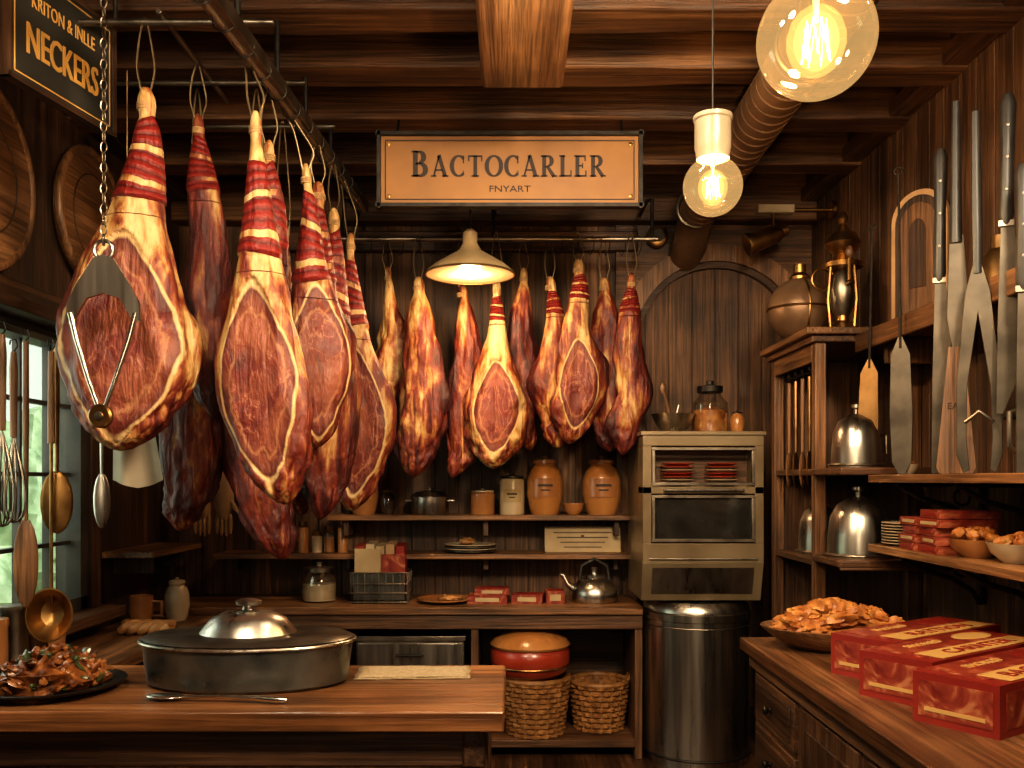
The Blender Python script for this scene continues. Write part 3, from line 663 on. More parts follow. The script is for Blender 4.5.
for k in range(4): b.box((0,.0262+.0062*(1-k)*.72,.115-.028*k),(.34-.04*k,.002,.006),WMx,r=(-.2,0,0))
b.done(.001)
b=B('glass_jar',(-1.08,5.05,CT)); b.lathe([(0,0),(.08,0),(.1,.03),(.1,.13),(.08,.16),(.075,.17)],GLASS,seg=32); b.lathe([(.0,.005),(.09,.01),(.092,.1),(0,.105)],CREAM,seg=24); b.lathe([(.08,.168),(.085,.17),(.085,.19),(.02,.2),(.02,.22),(0,.22)],STEELd,seg=32); b.done()
b=B('wire_basket',(-.73,5.04,CT))
for z in (.01,.06,.11,.17):
    q=.155; b.tube([(-q,-.11,z),(q,-.11,z),(q,.11,z),(-q,.11,z)],.005,STEELd,6,True)
for i in range(9):
    x=-.155+i*.0388; b.cyl((x,-.11,0),(x,-.11,.17),.003,STEELd,6); b.cyl((x,.11,0),(x,.11,.17),.003,STEELd,6)
for i in range(6):
    for sx in (-1,1): b.cyl((sx*.155,-.11+i*.044,0),(sx*.155,-.11+i*.044,.17),.003,STEELd,6)
b.bb(-.15,.15,-.105,.105,0,.008,IRON)
for i in range(5): b.box((-.11+i*.055,.02,.17),(.048,.15,.30+.02*(i%2)),[REDM,CREAM,PAPER,LEATH,REDP][i],r=(.06,0,0))
b.bb(-.14,.14,-.1,-.09,.02,.17,PANM); b.bb(-.14,.0,-.07,-.06,.14,.30,PAPER); b.bb(.01,.14,-.07,-.06,.14,.27,REDM); b.done(.001)
b=B('wooden_plate',(-.375,5.0,CT)); b.lathe([(0,0),(.08,0),(.15,.02),(.15,.026),(.08,.01),(0,.01)],TERRA,seg=36); b.blob((.03,0,.025),(.07,.05,.018),BREAD,.2,3,4); b.done()
for (x,y,z,w,h_) in ((-.13,5.0,0,.22,.045),(-.11,5.02,.046,.19,.035),(.09,5.0,0,.17,.05),(.235,5.0,0,.1,.07)):
    b=B('meat_packet',(x,y,CT+z),(0,0,random.uniform(-.15,.15))); b.box((0,0,h_/2),(w,.13,h_),REDM); b.box((0,-.066,h_/2),(w*.6,.002,h_*.5),PAPER); b.box((0,0,h_+.0005),(w*.7,.09,.001),REDP); b.done(.004)
b=B('kettle',(.46,5.03,CT)); b.lathe([(0,0),(.12,0),(.13,.02),(.125,.07),(.09,.12),(.05,.135),(.05,.15),(.02,.155),(.015,.175),(.02,.19),(0,.195)],STEEL,seg=36)
b.tube([(-.1,0,.06),(-.15,0,.10),(-.175,0,.15),(-.19,0,.155)],[.022,.016,.011,.01],STEEL,12); b.tube([(-.08,0,.12),(-.07,0,.2),(0,0,.24),(.07,0,.2),(.085,0,.12)],.009,BLACK,10); b.done()
b=B('steel_drawer_box',(-.55,5.05,.47)); b.bb(-.29,.29,-.2,.2,0,.19,STEELd); b.bb(-.28,.28,-.21,-.2,.01,.15,STEEL); b.bb(-.3,.3,-.215,.2,.165,.19,STEELd); b.tube([(-.07,-.21,.09),(-.07,-.24,.09),(.07,-.24,.09),(.07,-.21,.09)],.007,IRON,8); b.done(.004)
def basket(name,x,y,z,r,h,handles=True):
    b=B(name,(x,y,z)); rows=int(h/.028)
    b.lathe([(0,0),(r*.78,0),(r*.98,h*.98),(r*.94,h*.98),(r*.75,.02),(0,.02)],WICK,seg=32)
    for k in range(rows):
        t=k/(rows-1); R=r*(.80+.2*t); n=64
        pts=[((R+.008*math.cos(i*pi*.5+k*pi))*math.cos(2*pi*i/n),(R+.008*math.cos(i*pi*.5+k*pi))*math.sin(2*pi*i/n),.014+t*(h-.03)) for i in range(n)]
        b.tube(pts,.0135,WICK,6,True)
    for i in range(16):
        a=2*pi*i/16; b.tube([(r*.81*math.cos(a),r*.81*math.sin(a),0),(r*1.02*math.cos(a),r*1.02*math.sin(a),h)],.008,WICK,6)
    b.ring((0,0,h),r*1.02,.016,WICK,n=40)
    if handles:
        for s in (-1,1): b.tube([(s*r,-.05,h),(s*r*1.1,-.03,h+.03),(s*r*1.1,.03,h+.03),(s*r,.05,h)],.01,WICK,8)
    b.done()
basket('wicker_basket',.13,4.99,.10,.18,.31,False); basket('wicker_basket',.49,5.08,.10,.155,.27)
b=B('red_crock',(.10,4.97,.425)); b.lathe([(0,0),(.16,0),(.20,.03),(.22,.09),(.218,.14),(.2,.165)],REDG,seg=40); b.ring((0,0,.065),.217,.006,BRASS,n=40); b.lathe([(.215,.163),(.222,.175),(.20,.21),(.13,.25),(.03,.268),(.03,.282),(.045,.29),(.0,.30)],AMBER,seg=40); b.done()
b=B('tan_work_gloves',(-1.66,5.0,1.56))
for s in (-1,1):
    b.blob((s*.06,0,-.14),(.055,.03,.15),LEATH,.12,2,3+s)
    for k in range(4): b.blob((s*.06-.036+k*.024,0,-.32+.012*abs(k-1.5)),(.013,.015,.06),LEATH,.1,2,k,seg=12)
    b.blob((s*.06+s*.055,-.005,-.2),(.014,.016,.055),LEATH,.1,2,9,r=(0,-s*.5,0),seg=12)
b.tube([(-.06,0,-.02),(0,0,.06),(.06,0,-.02)],.004,TWINE,6); b.cyl((0,.0,.06),(0,.385,.06),.006,IRON,8); b.done()
jar('cream_jug',-1.72,4.62,.78,.062,.22,CREAM,None,'jar')
b=B('brown_mug',(-1.86,4.52,.78)); b.lathe([(0,0),(.045,0),(.06,.06),(.055,.14),(.05,.14),(.05,.02),(0,.02)],TERRA,seg=28); b.tube([(.055,0,.11),(.10,0,.11),(.10,0,.04),(.055,0,.04)],.009,TERRA,8); b.done()
b=B('braided_bread',(-1.70,4.2,.78))
for s in (0,1,2):
    b.tube([(-.11+.22*i/24,.035*math.sin(i/24*2*pi*1.5+s*2.09),.032+.016*math.cos(i/24*2*pi*1.5+s*2.09)) for i in range(25)],.022,BREAD,10)
b.done()
for i in range(5):
    b=B('spice_tin',(-1.87,3.1+i*.14,.78)); b.lathe([(0,0),(.05,0),(.05,.16+.03*(i%3)),(.053,.165+.03*(i%3)),(.053,.19+.03*(i%3)),(0,.195+.03*(i%3))],[WMz,TERRA,STEELd][i%3],seg=28); b.done(.002)
b=B('hanging_butcher_cloth',(-1.38,3.32,1.97)); n=14; vs=[];fs=[]
for i in range(n+1):
    for j in range(n+1):
        u=j/n-.5; t=i/n; vs.append((u*(.06+.15*t**.7)+.04*t-.04,.03*math.sin(u*9)*t,-t*.50+.06*abs(u)*t))
for i in range(n):
    for j in range(n): k=i*(n+1)+j; fs.append((k,k+1,k+n+2,k+n+1))
b.add(vs,fs,CREAMCLOTH,True); b.cyl((-.04,0,-.005),(-.04,0,1.04),.0025,TWINE,6); b.done()

# ------------------------------------------------------------------ utensils on window rod
b=B('utensil_rod'); b.cyl((-1.75,2.3,2.05),(-1.75,4.2,2.05),.009,IRON,10)
for y in (2.4,4.12): b.tube([(-1.75,y,2.05),(-1.85,y,2.08),(-1.99,y,2.10)],.008,IRON,8)
b.done()
def hang(b,mat=IRON): b.tube([(0,0,.0),(.012,0,.02),(.006,0,.045),(-.01,0,.04),(-.012,0,.025)],.003,mat,6)
def utensil(kind,x,y,ztop,L,rz=0,s=1,mat=None):
    b=B({'ladle':'ladle','spoon':'serving_spoon','whisk':'whisk','turner':'slotted_turner','wood':'wooden_spoon'}[kind],(x,y,ztop),(0,0,rz)); hang(b)
    if kind=='ladle':
        m=mat or STEELd
        b.tube([(0,0,0),(0,0,-L*.35)],[.011,.014],WLz,10); b.tube([(0,0,-L*.33),(0,0,-L+.06),(0,.01,-L+.03)],[.006,.007,.008],m,8)
        b.lathe([(0,-.05*s),(.03*s,-.042*s),(.055*s,-.015*s),(.062*s,.015*s),(.058*s,.015*s),(.03*s,-.03*s),(0,-.04*s)],m,(0,-.02,-L),28,r=(pi/2.05,0,0),sy=1.25)
    elif kind in('spoon','wood'):
        m=mat or (STEEL if kind=='spoon' else WLz)
        b.tube([(0,0,0),(0,0,-L*.3),(0,0,-L*.68)],[.010,.011,.007],m,10); b.blob((0,0,-L*.84),(.034*s,.010,L*.17),m,0)
    elif kind=='whisk':
        b.tube([(0,0,0),(0,0,-L*.1),(0,0,-L*.5)],[.009,.014,.011],WLz,10)
        for k in range(8):
            a=pi*k/8; pts=[]
            for i in range(17):
                th=i/16*pi*2; w=.042*math.sin(th); zz=-L*.5-(L*.5)*math.sin(th/2)
                pts.append((w*math.cos(a),w*math.sin(a),zz))
            b.tube(pts,.0028,STEELd,5)
    b.done()
utensil('whisk',-1.75,3.09,2.0,.66,.3); utensil('spoon',-1.75,3.24,2.0,.95,.5,1.2,WLz); utensil('spoon',-1.75,3.46,2.02,.72,.4,1.7,BRASS); utensil('ladle',-1.72,3.36,1.98,.98,.3,1.3,BRASS); utensil('spoon',-1.75,3.84,2.0,.70,.4); utensil('whisk',-1.75,3.16,1.95,.60,.3)

# ------------------------------------------------------------------ table + items
b=B('butcher_table')
b.bb(-1.95,-.02,2.33,2.92,.845,.90,W_table)
b.bb(-1.9,-.07,2.38,2.40,.74,.845,WDx); b.bb(-1.9,-.07,2.85,2.87,.74,.845,WDx)
for x in (-1.9,-.1):
    b.bb(x-.03 if x>-1 else x,x+.03 if x>-1 else x+.06,2.37,2.88,.74,.845,WDy)
    for y in (2.39,2.80): b.bb(x-.035,x+.035,y,y+.07,0,.8,WDz)
b.bb(-1.87,-.13,2.42,2.84,.2,.23,WDx); b.done(.006)
b=B('roasting_pan',(-.785,2.68,.90))
sy=.62; R=.31
b.lathe([(0,0),(R*.90,0),(R*.95,.01),(R,.12),(R*1.03,.123),(R*1.03,.13),(R*.99,.13)],PANM,sy=sy,seg=64)
b.lathe([(R*.99,.130),(R*1.01,.135),(R*.95,.143),(R*.6,.148),(R*.45,.148),(R*.44,.150)],PANL,sy=sy,seg=64)
b.lathe([(R*.46,.148),(R*.42,.165),(R*.36,.188),(R*.24,.207),(R*.06,.216),(R*.05,.224),(R*.12,.229),(R*.13,.241),(R*.07,.247),(0,.247)],STEEL,sy=.8,seg=48)
b.ring((0,0,.127),R*1.02,.005,STEEL,n=64,sy=sy)
b.done()
b=B('folded_cloth',(-.305,2.79,.90),(0,0,.04)); n=20
for k,(w,d) in enumerate(((.35,.17),(.335,.155))):
    vs=[];fs=[]
    for i in range(n+1):
        for j in range(n+1):
            u=i/n-.5;v=j/n-.5; vs.append((u*w+(.006*noise.noise(Vector((v*4,k,0)))),v*d+(.006*noise.noise(Vector((u*4,k,5)))),.004+k*.004+.002*noise.noise(Vector((u*5,v*5,k)))))
    for i in range(n):
        for j in range(n): q=i*(n+1)+j; fs.append((q,q+1,q+n+2,q+n+1))
    b.add(vs,fs,CLOTH,True)
o=b.done(); md=o.modifiers.new('s','SOLIDIFY'); md.thickness=.003
b=B('table_spoon',(-.80,2.435,.905),(0,0,-.12)); b.tube([(-.1,0,.004),(-.02,0,.010),(.10,0,.008),(.17,0,.005),(.20,0,.004)],[.005,.0055,.008,.011,.006],SPOONM,12); b.blob((-.145,0,.006),(.055,.028,.007),SPOONM,0,seg=28); b.done()
b=B('plate_of_roasted_food',(-1.31,2.56,.90)); b.lathe([(0,0),(.11,0),(.19,.02),(.2,.028),(.195,.03),(.11,.012),(0,.01)],IRON,seg=48)
for i in range(170):
    r=.155*math.sqrt(random.random()); a=random.random()*2*pi; hz=.025+.10*(1-(r/.165)**2)*random.uniform(.7,1)
    b.blob((r*math.cos(a),r*math.sin(a),hz),(random.uniform(.014,.030),random.uniform(.009,.015),random.uniform(.006,.011)),random.choice([FOODD,FOODD,FOODD,FOODD,FOODG]),.35,2,i,r=(random.uniform(-.9,.9),random.uniform(-.9,.9),random.random()*6),seg=12)
b.blob((0,0,.03),(.14,.14,.07),FOODD,.2,3,5); b.done()

# ------------------------------------------------------------------ oven & bin
b=B('display_oven_cabinet',(.98,4.9,.875))
w=.31;d=.29
b.bb(-w,w,-d+.16,d,.20,.86,OVEN)
b.bb(-w,w,-d,-d+.16,.80,.86,OVEN); b.bb(-w,w,-d,-d+.16,.20,.30,OVEN); b.bb(-w,w,-d,-d+.16,.555,.59,OVEN)
for s in(-1,1): b.bb(min(s*w,s*(w-.045)),max(s*w,s*(w-.045)),-d,-d+.16,.30,.80,OVEN)
b.bb(-w+.045,w-.045,-d+.012,-d+.02,.30,.555,OVENg)
b.bb(-w+.05,w-.05,-d+.15,-d+.158,.60,.79,WMx)
for z0,z1 in ((.315,.54),(.605,.785)):
    for z in (z0,z1): b.bb(-w+.045,w-.045,-d-.008,-d+.012,z-.008,z+.008,STEELd)
    for s in (-1,1): b.bb(s*(w-.055)-.008,s*(w-.055)+.008,-d-.008,-d+.012,z0,z1,STEELd)
for s in(-1,1):
    for k in range(6): b.lathe([(0,0),(.05,0),(.085,.010),(.085,.014),(0,.008)],REDG if k%3 else CREAM,(s*.115,-d+.085,.615+k*.017),24,sy=.6)
b.tube([(-.2,-d,.572),(-.2,-d-.035,.572),(.2,-d-.035,.572),(.2,-d,.572)],.008,STEEL,8)
vs=[(-w,-d,.20),(w,-d,.20),(w,-d+.06,.0),(-w,-d+.06,.0),(-w,d,.20),(w,d,.20),(w,d,.0),(-w,d,.0)]
b.add(vs,[(0,1,2,3),(4,7,6,5),(0,4,5,1),(3,2,6,7),(1,5,6,2),(0,3,7,4)],OVEN)
b.add([(-w+.05,-d-.001,.175),(w-.05,-d-.001,.175),(w-.05,-d+.04,.04),(-w+.05,-d+.04,.04)],[(0,1,2,3)],STEEL)
b.tube([(-w+.03,-d-.004,.22),(w-.03,-d-.004,.22)],.006,STEELd,8)
b.bb(-w-.01,w+.01,-d-.012,d,.855,.875,OVEN); b.done(.008)
b=B('stainless_bin',(1.0,4.9,0)); r=.285
b.lathe([(0,0),(r*.97,0),(r*.97,.04),(r,.045),(r,.76),(r*1.03,.765),(r*1.03,.80),(r,.805),(r*.99,.83),(r*.9,.86),(r*.3,.873),(0,.874)],STEEL,seg=64); b.ring((0,0,.05),r,.008,IRON,n=48); b.ring((0,0,.73),r*1.003,.004,STEELd,n=48); b.done()
OT=1.75
b=B('mixing_bowl',(.86,4.8,OT)); b.lathe([(0,0),(.05,0),(.09,.04),(.115,.1),(.12,.1),(.11,.1),(.085,.045),(0,.01)],STEEL,seg=36); b.tube([(0,0,.02),(-.05,0,.22)],[.012,.008],WLz,8); b.tube([(.0,0,.02),(.03,0,.15)],.006,STEEL,8); b.blob((-.055,0,.24),(.02,.008,.03),WLz,0); b.done()
b=B('glass_storage_jar',(1.06,4.82,OT)); b.lathe([(0,0),(.085,0),(.095,.02),(.095,.16),(.06,.2),(.058,.22)],GLASS,seg=32); b.lathe([(0,.006),(.088,.006),(.088,.12),(.03,.14),(0,.14)],FRIED,seg=24); b.lathe([(.06,.215),(.068,.22),(.068,.25),(.02,.26),(.02,.28),(0,.285)],IRON,seg=28); b.done()
jar('spice_bottle',1.2,4.8,OT,.04,.12,AMBER,IRON)

# ------------------------------------------------------------------ tall shelf unit right
b=B('tall_shelf_unit')
x0,x1,y0,y1=1.32,1.785,3.92,4.58; zt=2.10
for y in (y0,y1-.05): b.bb(x0,x0+.05,y,y+.05,0,zt,WLz)
b.bb(x0+.05,x1,y1-.02,y1,0,zt,WMz); b.bb(x0+.4,x1,y0,y0+.05,0,zt,WMz)
b.bb(x1-.02,x1,y0,y1,0,zt,WDz)
for z in (.1,.62,1.15,1.55): b.bb(x0+.01,x1,y0+.02,y1,z-.03,z,WMy)
b.bb(x0-.02,x1,y0-.02,y1+.02,zt,zt+.03,WMy); b.bb(x0-.05,x1,y0-.05,y1+.04,zt+.03,zt+.06,WLy)
b.bb(x0,x0+.02,y0+.05,y1-.05,zt-.08,zt,WLy)
b.cyl((x0+.06,y0+.05,2.0),(x0+.06,y1-.05,2.0),.007,IRON,8); b.done(.005)
b=B('corner_display_shelf')
for z in (1.18,1.55): b.bb(1.30,1.785,3.56,3.91,z-.03,z,WMx)
b.bb(1.30,1.785,3.56,3.58,1.14,1.155,WMx); b.done(.006)
for i,y in enumerate((4.08,4.18,4.28,4.38)): utensil('wood' if i%2 else 'spoon',x0+.03,y,1.97,.5,.9,1.2,WLz if i%2 else BRASS)
def cloche(name,x,y,z,r,h):
    b=B(name,(x,y,z)); b.lathe([(r*1.08,0),(r*1.1,.01),(r,.018),(r*.98,h*.3),(r*.90,h*.55),(r*.70,h*.72),(r*.3,h*.82),(r*.1,h*.84),(r*.1,h*.9),(r*.2,h*.93),(r*.2,h*.97),(r*.1,h),(0,h)],STEEL,seg=48); b.ring((0,0,.012),r*1.09,.005,STEELd,n=40)
    b.tube([(r*.93,0,h*.5),(r*1.25,0,h*.5),(r*1.25,0,h*.22),(r*1.0,0,h*.2)],.007,STEELd,8); b.done()
cloche('steel_cloche',1.43,3.74,1.55,.10,.27); cloche('steel_cloche',1.44,3.74,1.18,.125,.30); cloche('steel_cloche',1.47,4.3,1.15,.10,.28)
b=B('stock_pot',(1.55,4.2,.62)); b.lathe([(0,0),(.15,0),(.16,.02),(.16,.22),(.165,.225),(.15,.25),(.03,.27),(.03,.3),(0,.3)],STEELd,seg=36); b.done()
b=B('copper_boiler',(1.42,4.44,2.16)); b.lathe([(.07,0),(.08,.02),(.06,.035)],BRASS,seg=28); b.blob((0,0,.18),(.155,.155,.155),COPPER,0,seg=40); b.ring((0,0,.18),.156,.006,BRASS,n=40); b.ring((0,0,.18),.156,.005,BRASS,'x',n=40); b.lathe([(.05,.32),(.05,.34),(.03,.36),(.03,.4),(0,.4)],BRASS,seg=24); b.done()
b=B('brass_grinder',(1.50,4.08,2.16)); b.lathe([(0,0),(.09,0),(.095,.015),(.07,.03),(.03,.06),(.028,.10)],BRASS,seg=36)
for s in range(4):
    a=s*pi/2+.4; b.tube([(.07*math.cos(a),.07*math.sin(a),.02),(.085*math.cos(a),.085*math.sin(a),.15),(.07*math.cos(a),.07*math.sin(a),.30)],.007,BRASS,8)
b.lathe([(.028,.08),(.05,.12),(.06,.2),(.05,.27),(.03,.29)],STEELd,seg=28)
b.lathe([(.03,.29),(.085,.30),(.09,.32),(.05,.33),(.03,.36),(.065,.38),(.08,.41),(.06,.45),(.03,.47),(.015,.50),(.025,.52),(.015,.55),(0,.56)],BRASS,seg=36)
b.tube([(0,-.03,.22),(0,-.12,.22),(-.02,-.13,.22),(-.02,-.13,.32)],.008,BRASS,8); b.blob((-.02,-.13,.34),(.018,.018,.03),WLz,0); b.ring((-.09,0,.25),.05,.006,BRASS,'y',20); b.done()
# ------------------------------------------------------------------ right wall shelves
b=B(SH); b.bb(1.50,XR-.005,1.3,3.90,2.09,2.12,WLy); b.bb(1.485,1.505,1.3,3.90,2.05,2.13,WLy)
for y in (3.7,2.9,2.1): b.bb(1.54,XR-.005,y,y+.03,1.98,2.09,WMz)
b.done(.005)
def bracket(b,y,z):
    b.bb(XR-.025,XR-.005,y-.012,y+.012,z-.22,z-.03,IRON); b.bb(1.45,XR-.005,y-.012,y+.012,z-.045,z-.03,IRON)
    b.tube([(1.47,y,z-.045),(1.55,y,z-.09),(1.66,y,z-.12),(1.74,y,z-.17),(XR-.02,y,z-.22)],.010,IRON,8); b.ring((1.70,y,z-.085),.03,.006,IRON,'y',18,6)
for z in (1.52,1.25):
    b=B(SH); b.bb(1.40,XR-.005,1.6,3.54,z-.03,z,WLy)
    for y in (3.4,2.95,2.3): bracket(b,y,z)
    b.done(.005)
b=B('stacked_plates',(1.51,3.43,1.25))
for k in range(8): b.lathe([(0,0),(.05,0),(.095,.01),(.095,.013),(0,.006)],CREAM,(0,0,k*.011),32)
b.done()
for k in range(5):
    for j,yy in enumerate((3.23,3.07)):
        if k==4 and j==0: continue
        b=B('meat_packet',(1.52+.008*random.uniform(-1,1),yy+.01*random.uniform(-1,1),1.25+k*.030),(0,0,random.uniform(-.1,.1)-.03)); b.box((0,0,.014),(.2,.15,.028),REDM); b.box((-.101,0,.014),(.002,.10,.012),PAPER if k%2 else REDP); b.done(.003)
for i,(y,x) in enumerate(((2.90,1.50),(2.70,1.52),(2.48,1.52))):
    b=B('bowl_of_fried_bites',(x,y,1.25)); b.lathe([(0,0),(.04,0),(.075,.03),(.088,.06),(.082,.06),(.07,.03),(0,.012)],TERRA if i!=1 else CREAM,seg=32)
    for k in range(16): a=random.random()*2*pi; r=.055*math.sqrt(random.random()); b.blob((r*math.cos(a),r*math.sin(a),.06+.02*random.random()),(.024,.02,.017),FRIED,.3,2,k+i*20,r=(random.random(),random.random(),a),seg=12)
    b.done()
b=B('steel_pitcher',(1.58,2.66,1.52)); b.lathe([(0,0),(.06,0),(.075,.05),(.07,.14),(.05,.2),(.055,.23),(.05,.23),(0,.22)],STEELd,seg=32); b.tube([(-.05,0,.2),(-.11,0,.18),(-.11,0,.08),(-.07,0,.05)],.008,STEELd,8); b.lathe([(.05,.225),(.03,.25),(.01,.26),(.01,.28),(0,.28)],STEELd,seg=24); b.done()
for (y,x) in ((3.42,1.5),(3.2,1.55)):
    b=B('small_bowl',(x,y,1.52)); b.lathe([(0,0),(.02,0),(.04,.02),(.045,.04),(.04,.04),(0,.01)],CREAM,seg=24)
    for k in range(6): b.blob((.018*math.cos(k),.018*math.sin(k),.04),(.014,.012,.012),FRIED,.3,2,k,seg=10)
    b.done()
def tool(kind,y,ztop,zb=1.522,x=1.455,rz=-.45,mat=None,tilt=0):
    nmz={'knife':'long_butcher_knife','skewer':'meat_skewer_spatula','shears':'large_meat_shears','board':'wood_handled_cleaver'}[kind]
    b=B(nmz,(x,y,zb),(0.0,tilt,rz)); L=ztop-zb
    M_=MY
    if kind=='knife':
        hl=L*.40; out=[(-.014,L-hl),(.018,L-hl),(.034,L*.5),(.042,L*.3),(.036,L*.1),(.0,0),(-.018,.0),(-.018,L*.3)]
        b.prism(out,.005,BLADE,M_); b.tube([(.0,0,L-hl-.01),(0,0,L-hl+.02),(0,0,L-hl*.5),(0,0,L-.03),(0,0,L)],[.015,.021,.018,.023,.013],BLACK,12,sy=.7); b.box((0,0,L-hl-.005),(.042,.02,.018),STEELd)
        for q in (.25,.5,.75): b.lathe([(0,.002),(.005,.001),(.005,0)],STEELd,(0,-.015,L-hl*q),10,r=(pi/2,0,0))
    elif kind=='skewer':
        b.tube([(0,0,L),(0,0,L*.42)],[.004,.006],IRON,8); b.ring((0,0,L+.015),.014,.003,IRON,'y',14)
        b.prism([(-.007,L*.46),(.007,L*.46),(.034,L*.40),(.04,L*.2),(.034,L*.04),(.012,0),(-.012,0),(-.034,L*.04),(-.04,L*.2),(-.034,L*.40)],.006,mat or BLADE,M_)
    elif kind=='shears':
        b.tube([(0,0,L),(0,0,L*.72),(0,0,L*.55)],[.012,.016,.014],BLACK,10,sy=.7)
        b.prism([(-.012,L*.58),(.012,L*.58),(.035,L*.50),(.062,L*.25),(.064,L*.05),(.045,0),(.028,0.01),(.036,L*.1),(.032,L*.24),(.0,L*.44),(-.032,L*.24),(-.036,L*.1),(-.028,.01),(-.045,0),(-.064,L*.05),(-.062,L*.25),(-.035,L*.50)],.009,BLADE,M_)
        b.tube([(-.04,-.004,L*.14),(0,-.006,L*.17),(.04,-.004,L*.14)],.006,STEELd,8)
    elif kind=='board':
        b.tube([(0,0,L),(0,0,L*.62)],[.013,.02],BLACK,12,sy=.7); b.prism([(-.018,L*.64),(.022,L*.64),(.036,L*.46),(.0,L*.28),(-.026,L*.42)],.005,BLADE,M_)
        b.prism([(-.022,L*.34),(.022,L*.34),(.058,.02),(.05,0),(-.05,0),(-.058,.02)],.02,WLz,M_)
        b.text('EAT',.03,INK,TY(0,-.0105,L*.18))
    b.done(.0015)
tool('skewer',3.70,2.52,1.552,1.46,mat=BRASSd,tilt=.02) ; tool('skewer',3.36,2.64,tilt=-.01); tool('knife',3.08,2.63,tilt=.01); tool('board',2.95,2.74); tool('shears',2.80,2.65,tilt=-.01); tool('knife',2.71,2.66,1.70,1.478,tilt=.015); tool('knife',2.56,2.40,1.522,1.455)
b=B('tool_peg',(1.478,2.71,1.70)); b.cyl((0,0,-.01),(.30,0,-.01),.008,IRON,8); b.done()
b=B('arched_picture_frame',(1.66,3.66,2.12),(0,0,-.95)); out=[(-.12,0),(.12,0)]+[(.12*math.cos(a),.44+.12*math.sin(a)) for a in [pi*i/16 for i in range(17)]]
b.prism(out,.025,LEATH,TY(0,0,0)); b.prism([(x*.84,.025+y*.915) for x,y in out],.006,WDz,TY(0,-.013,0)); b.prism([(x*.66,.06+y*.80) for x,y in out],.004,WLz,TY(0,-.018,0)); b.prism([(x*.3,.16+y*.5) for x,y in out],.004,WDz,TY(0,-.021,0)); b.done(.003)
for (y,h_) in ((3.1,.22),(2.8,.3)):
    b=B('brass_canister',(1.68,y,2.12)); b.lathe([(0,0),(.06,0),(.065,h_*.3),(.05,h_*.7),(.03,h_*.8),(.03,h_),(0,h_)],BRASSd,seg=28); b.done()

# ------------------------------------------------------------------ right counter
b=B('right_counter')
b.bb(.87,XR-.005,.9,3.44,.855,.90,W_counter); b.bb(.92,XR-.005,.95,3.40,.08,.855,WMz); b.bb(.96,XR-.005,.98,3.36,0,.08,WDy)
b.bb(.895,.92,.95,3.40,.80,.855,WMy)
y=3.37
for i in range(4):
    ya=y-.5
    if i%2==0:
        for z0,z1 in ((.62,.785),(.43,.60),(.22,.41)):
            b.bb(.905,.925,ya+.02,y-.02,z0,z1,WMy); b.bb(.898,.91,ya+.05,y-.05,z0+.025,z1-.025,WDy)
            b.lathe([(0,.035),(.014,.03),(.017,.022),(.008,.012),(.009,0)],IRON,(.90,(ya+y)/2,(z0+z1)/2),16,r=(0,-pi/2,0))
    else:
        b.bb(.905,.925,ya+.02,y-.02,.14,.785,WMz); b.bb(.898,.91,ya+.07,y-.07,.2,.73,WDz)
        b.lathe([(0,.035),(.014,.03),(.017,.022),(.008,.012),(.009,0)],IRON,(.90,y-.05,.55),16,r=(0,-pi/2,0))
    y=ya-.03
b.done(.004)
b=B('platter_of_fried_chicken',(1.17,3.21,.90)); b.lathe([(0,0),(.15,0),(.22,.03),(.275,.072),(.28,.08),(.27,.082),(.20,.04),(0,.02)],WLx,sy=.72,seg=48)
for i in range(26):
    a=random.random()*2*pi; r=math.sqrt(random.random()); z=.075+.075*(1-r*r)
    b.blob((.19*r*math.cos(a),.125*r*math.sin(a),z),(random.uniform(.045,.07),random.uniform(.028,.038),random.uniform(.024,.032)),FRIED,.35,2.2,i+50,r=(random.uniform(-.3,.3),random.uniform(-.3,.3),random.uniform(-.6,.6)),seg=20)
b.blob((0,0,.05),(.19,.13,.045),FRIED,.2,3,5); b.done()
for i,(x,y,rz) in enumerate(((1.30,2.88,.60),(1.28,2.60,.60),(1.31,2.33,.60))):
    b=B('red_meat_carton',(x,y,.90),(0,0,rz)); Lx=.60;w=.215;h=.125
    b.box((0,0,h/2),(Lx,w,h),REDP)
    b.box((-.02,.02,h+.0008),(Lx*.80,w*.74,.0016),REDM)
    b.box((.02,-.058,h+.002),(Lx*.84,w*.38,.0016),YELP); b.prism([(.085*math.cos(2*pi*q/24),.042*math.sin(2*pi*q/24)) for q in range(24)],.0016,[REDP,YELP,REDP][i],Matrix.Translation((.17,.045,h+.0022)))
    b.text(['RATTION','CARNTER','BACTOCAR'][i],.064,REDP,Matrix.Translation((.02,-.06,h+.0035)),xs=1.2)
    b.text('SMOKED',.04,YELP,Matrix.Translation((-.08,.048,h+.0025)),xs=1.1)
    b.box((0,-w/2-.0008,h*.5),(Lx*.9,.0016,h*.7),REDM); b.text('RATTION',.045,YELP,TY(-.02,-w/2-.002,h*.5),xs=1.2)
    b.box((-Lx/2-.0008,0,h*.5),(.0016,w*.86,h*.7),REDM); b.box((-Lx/2-.002,0,h*.3),(.0016,w*.7,h*.08),YELP)
    b.done(.003)

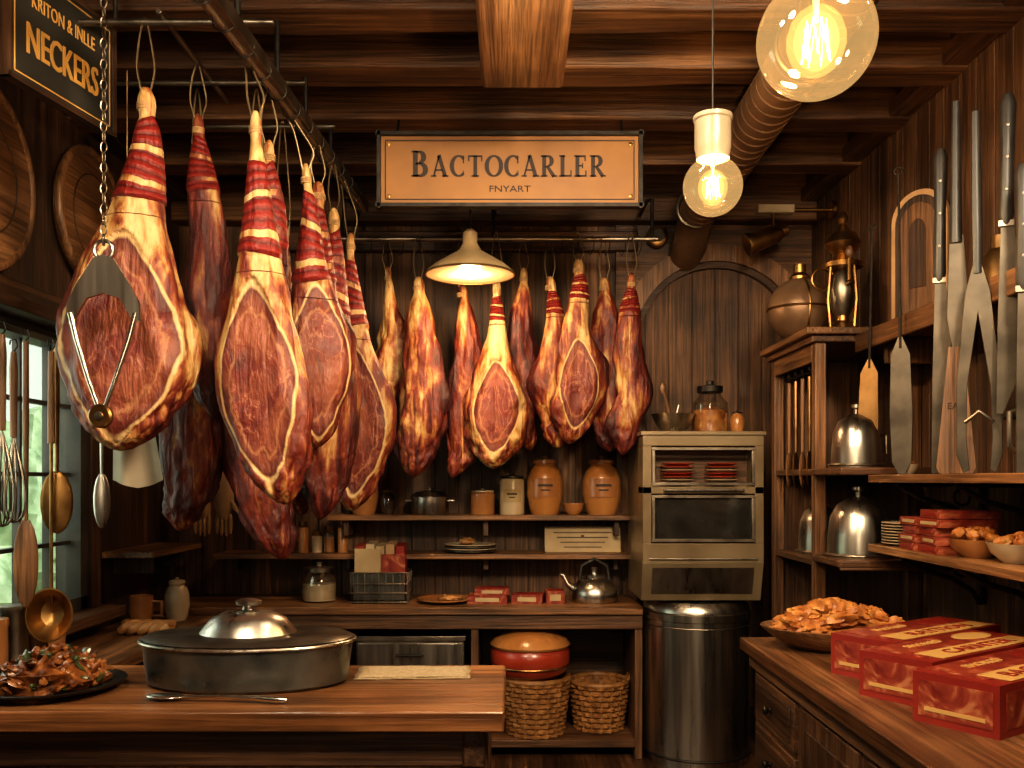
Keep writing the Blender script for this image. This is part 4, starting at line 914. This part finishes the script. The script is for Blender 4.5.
# ------------------------------------------------------------------ lights
def area(name,loc,tgt,size,e,c):
    l=bpy.data.lights.new(name,'AREA'); l.energy=e; l.color=c; l.shape='DISK'; l.size=size
    o=bpy.data.objects.new(name,l); o.location=loc; o.rotation_euler=(Vector(tgt)-Vector(loc)).to_track_quat('-Z','Y').to_euler(); bpy.context.scene.collection.objects.link(o)
KC=(1,.79,.53)
area('unseen_fill_light',(.9,.9,2.9),(-.8,3.4,1.8),.35,62,KC)  # key light added out of view to light the hams, no fixture
area('unseen_fill_light',(-.9,.8,3.05),(1.1,4.0,1.5),.4,38,KC)  # added fill crossing to the right side, no lamp there
area('unseen_fill_light',(.1,2.45,3.0),(-.0,5.0,1.5),.3,34,KC)  # fill added above the frame to lift the back wall
area('unseen_wall_fill',(.8,1.5,2.75),(-2.0,3.7,2.5),.25,14,KC)  # added unseen fill brightening the left wall boards and hams
area('unseen_wall_fill',(-.9,1.3,2.75),(1.79,3.4,2.3),.25,13,KC)  # added unseen fill for the right wall and its tools
area('unseen_ceiling_fill',(-.2,-.6,1.9),(0,3.6,3.3),.6,12,KC)  # ambient fill added behind the camera, aimed up at the beams
area('window_daylight',(-2.35,3.3,1.7),(0,3.6,1.0),1.3,12,(.97,.96,.86))
l=bpy.data.lights.new('sun','SUN'); l.energy=5; l.color=(1,.97,.88); l.angle=.02; o=bpy.data.objects.new('sun',l); o.rotation_euler=Vector((-.8,.2,-.9)).to_track_quat('-Z','Y').to_euler(); bpy.context.scene.collection.objects.link(o)
wd=bpy.data.worlds.new('World'); bpy.context.scene.world=wd; wd.use_nodes=True; bg=wd.node_tree.nodes['Background']; bg.inputs[0].default_value=(.86,.92,.80,1); bg.inputs[1].default_value=1.7
# ------------------------------------------------------------------ camera
cam=bpy.data.cameras.new('camera'); cam.sensor_width=36; cam.lens=36*900/1024; cam.shift_y=96/1024
o=bpy.data.objects.new('camera',cam); o.location=(0,0,1.5); o.rotation_euler=(pi/2,0,0); bpy.context.scene.collection.objects.link(o); bpy.context.scene.camera=o
cam.clip_start=.05
try:
    vs_=bpy.context.scene.view_settings; vs_.view_transform='Standard'; vs_.look='None'; vs_.exposure=0
    vs_.look='Medium High Contrast'
except Exception as e: print(e)
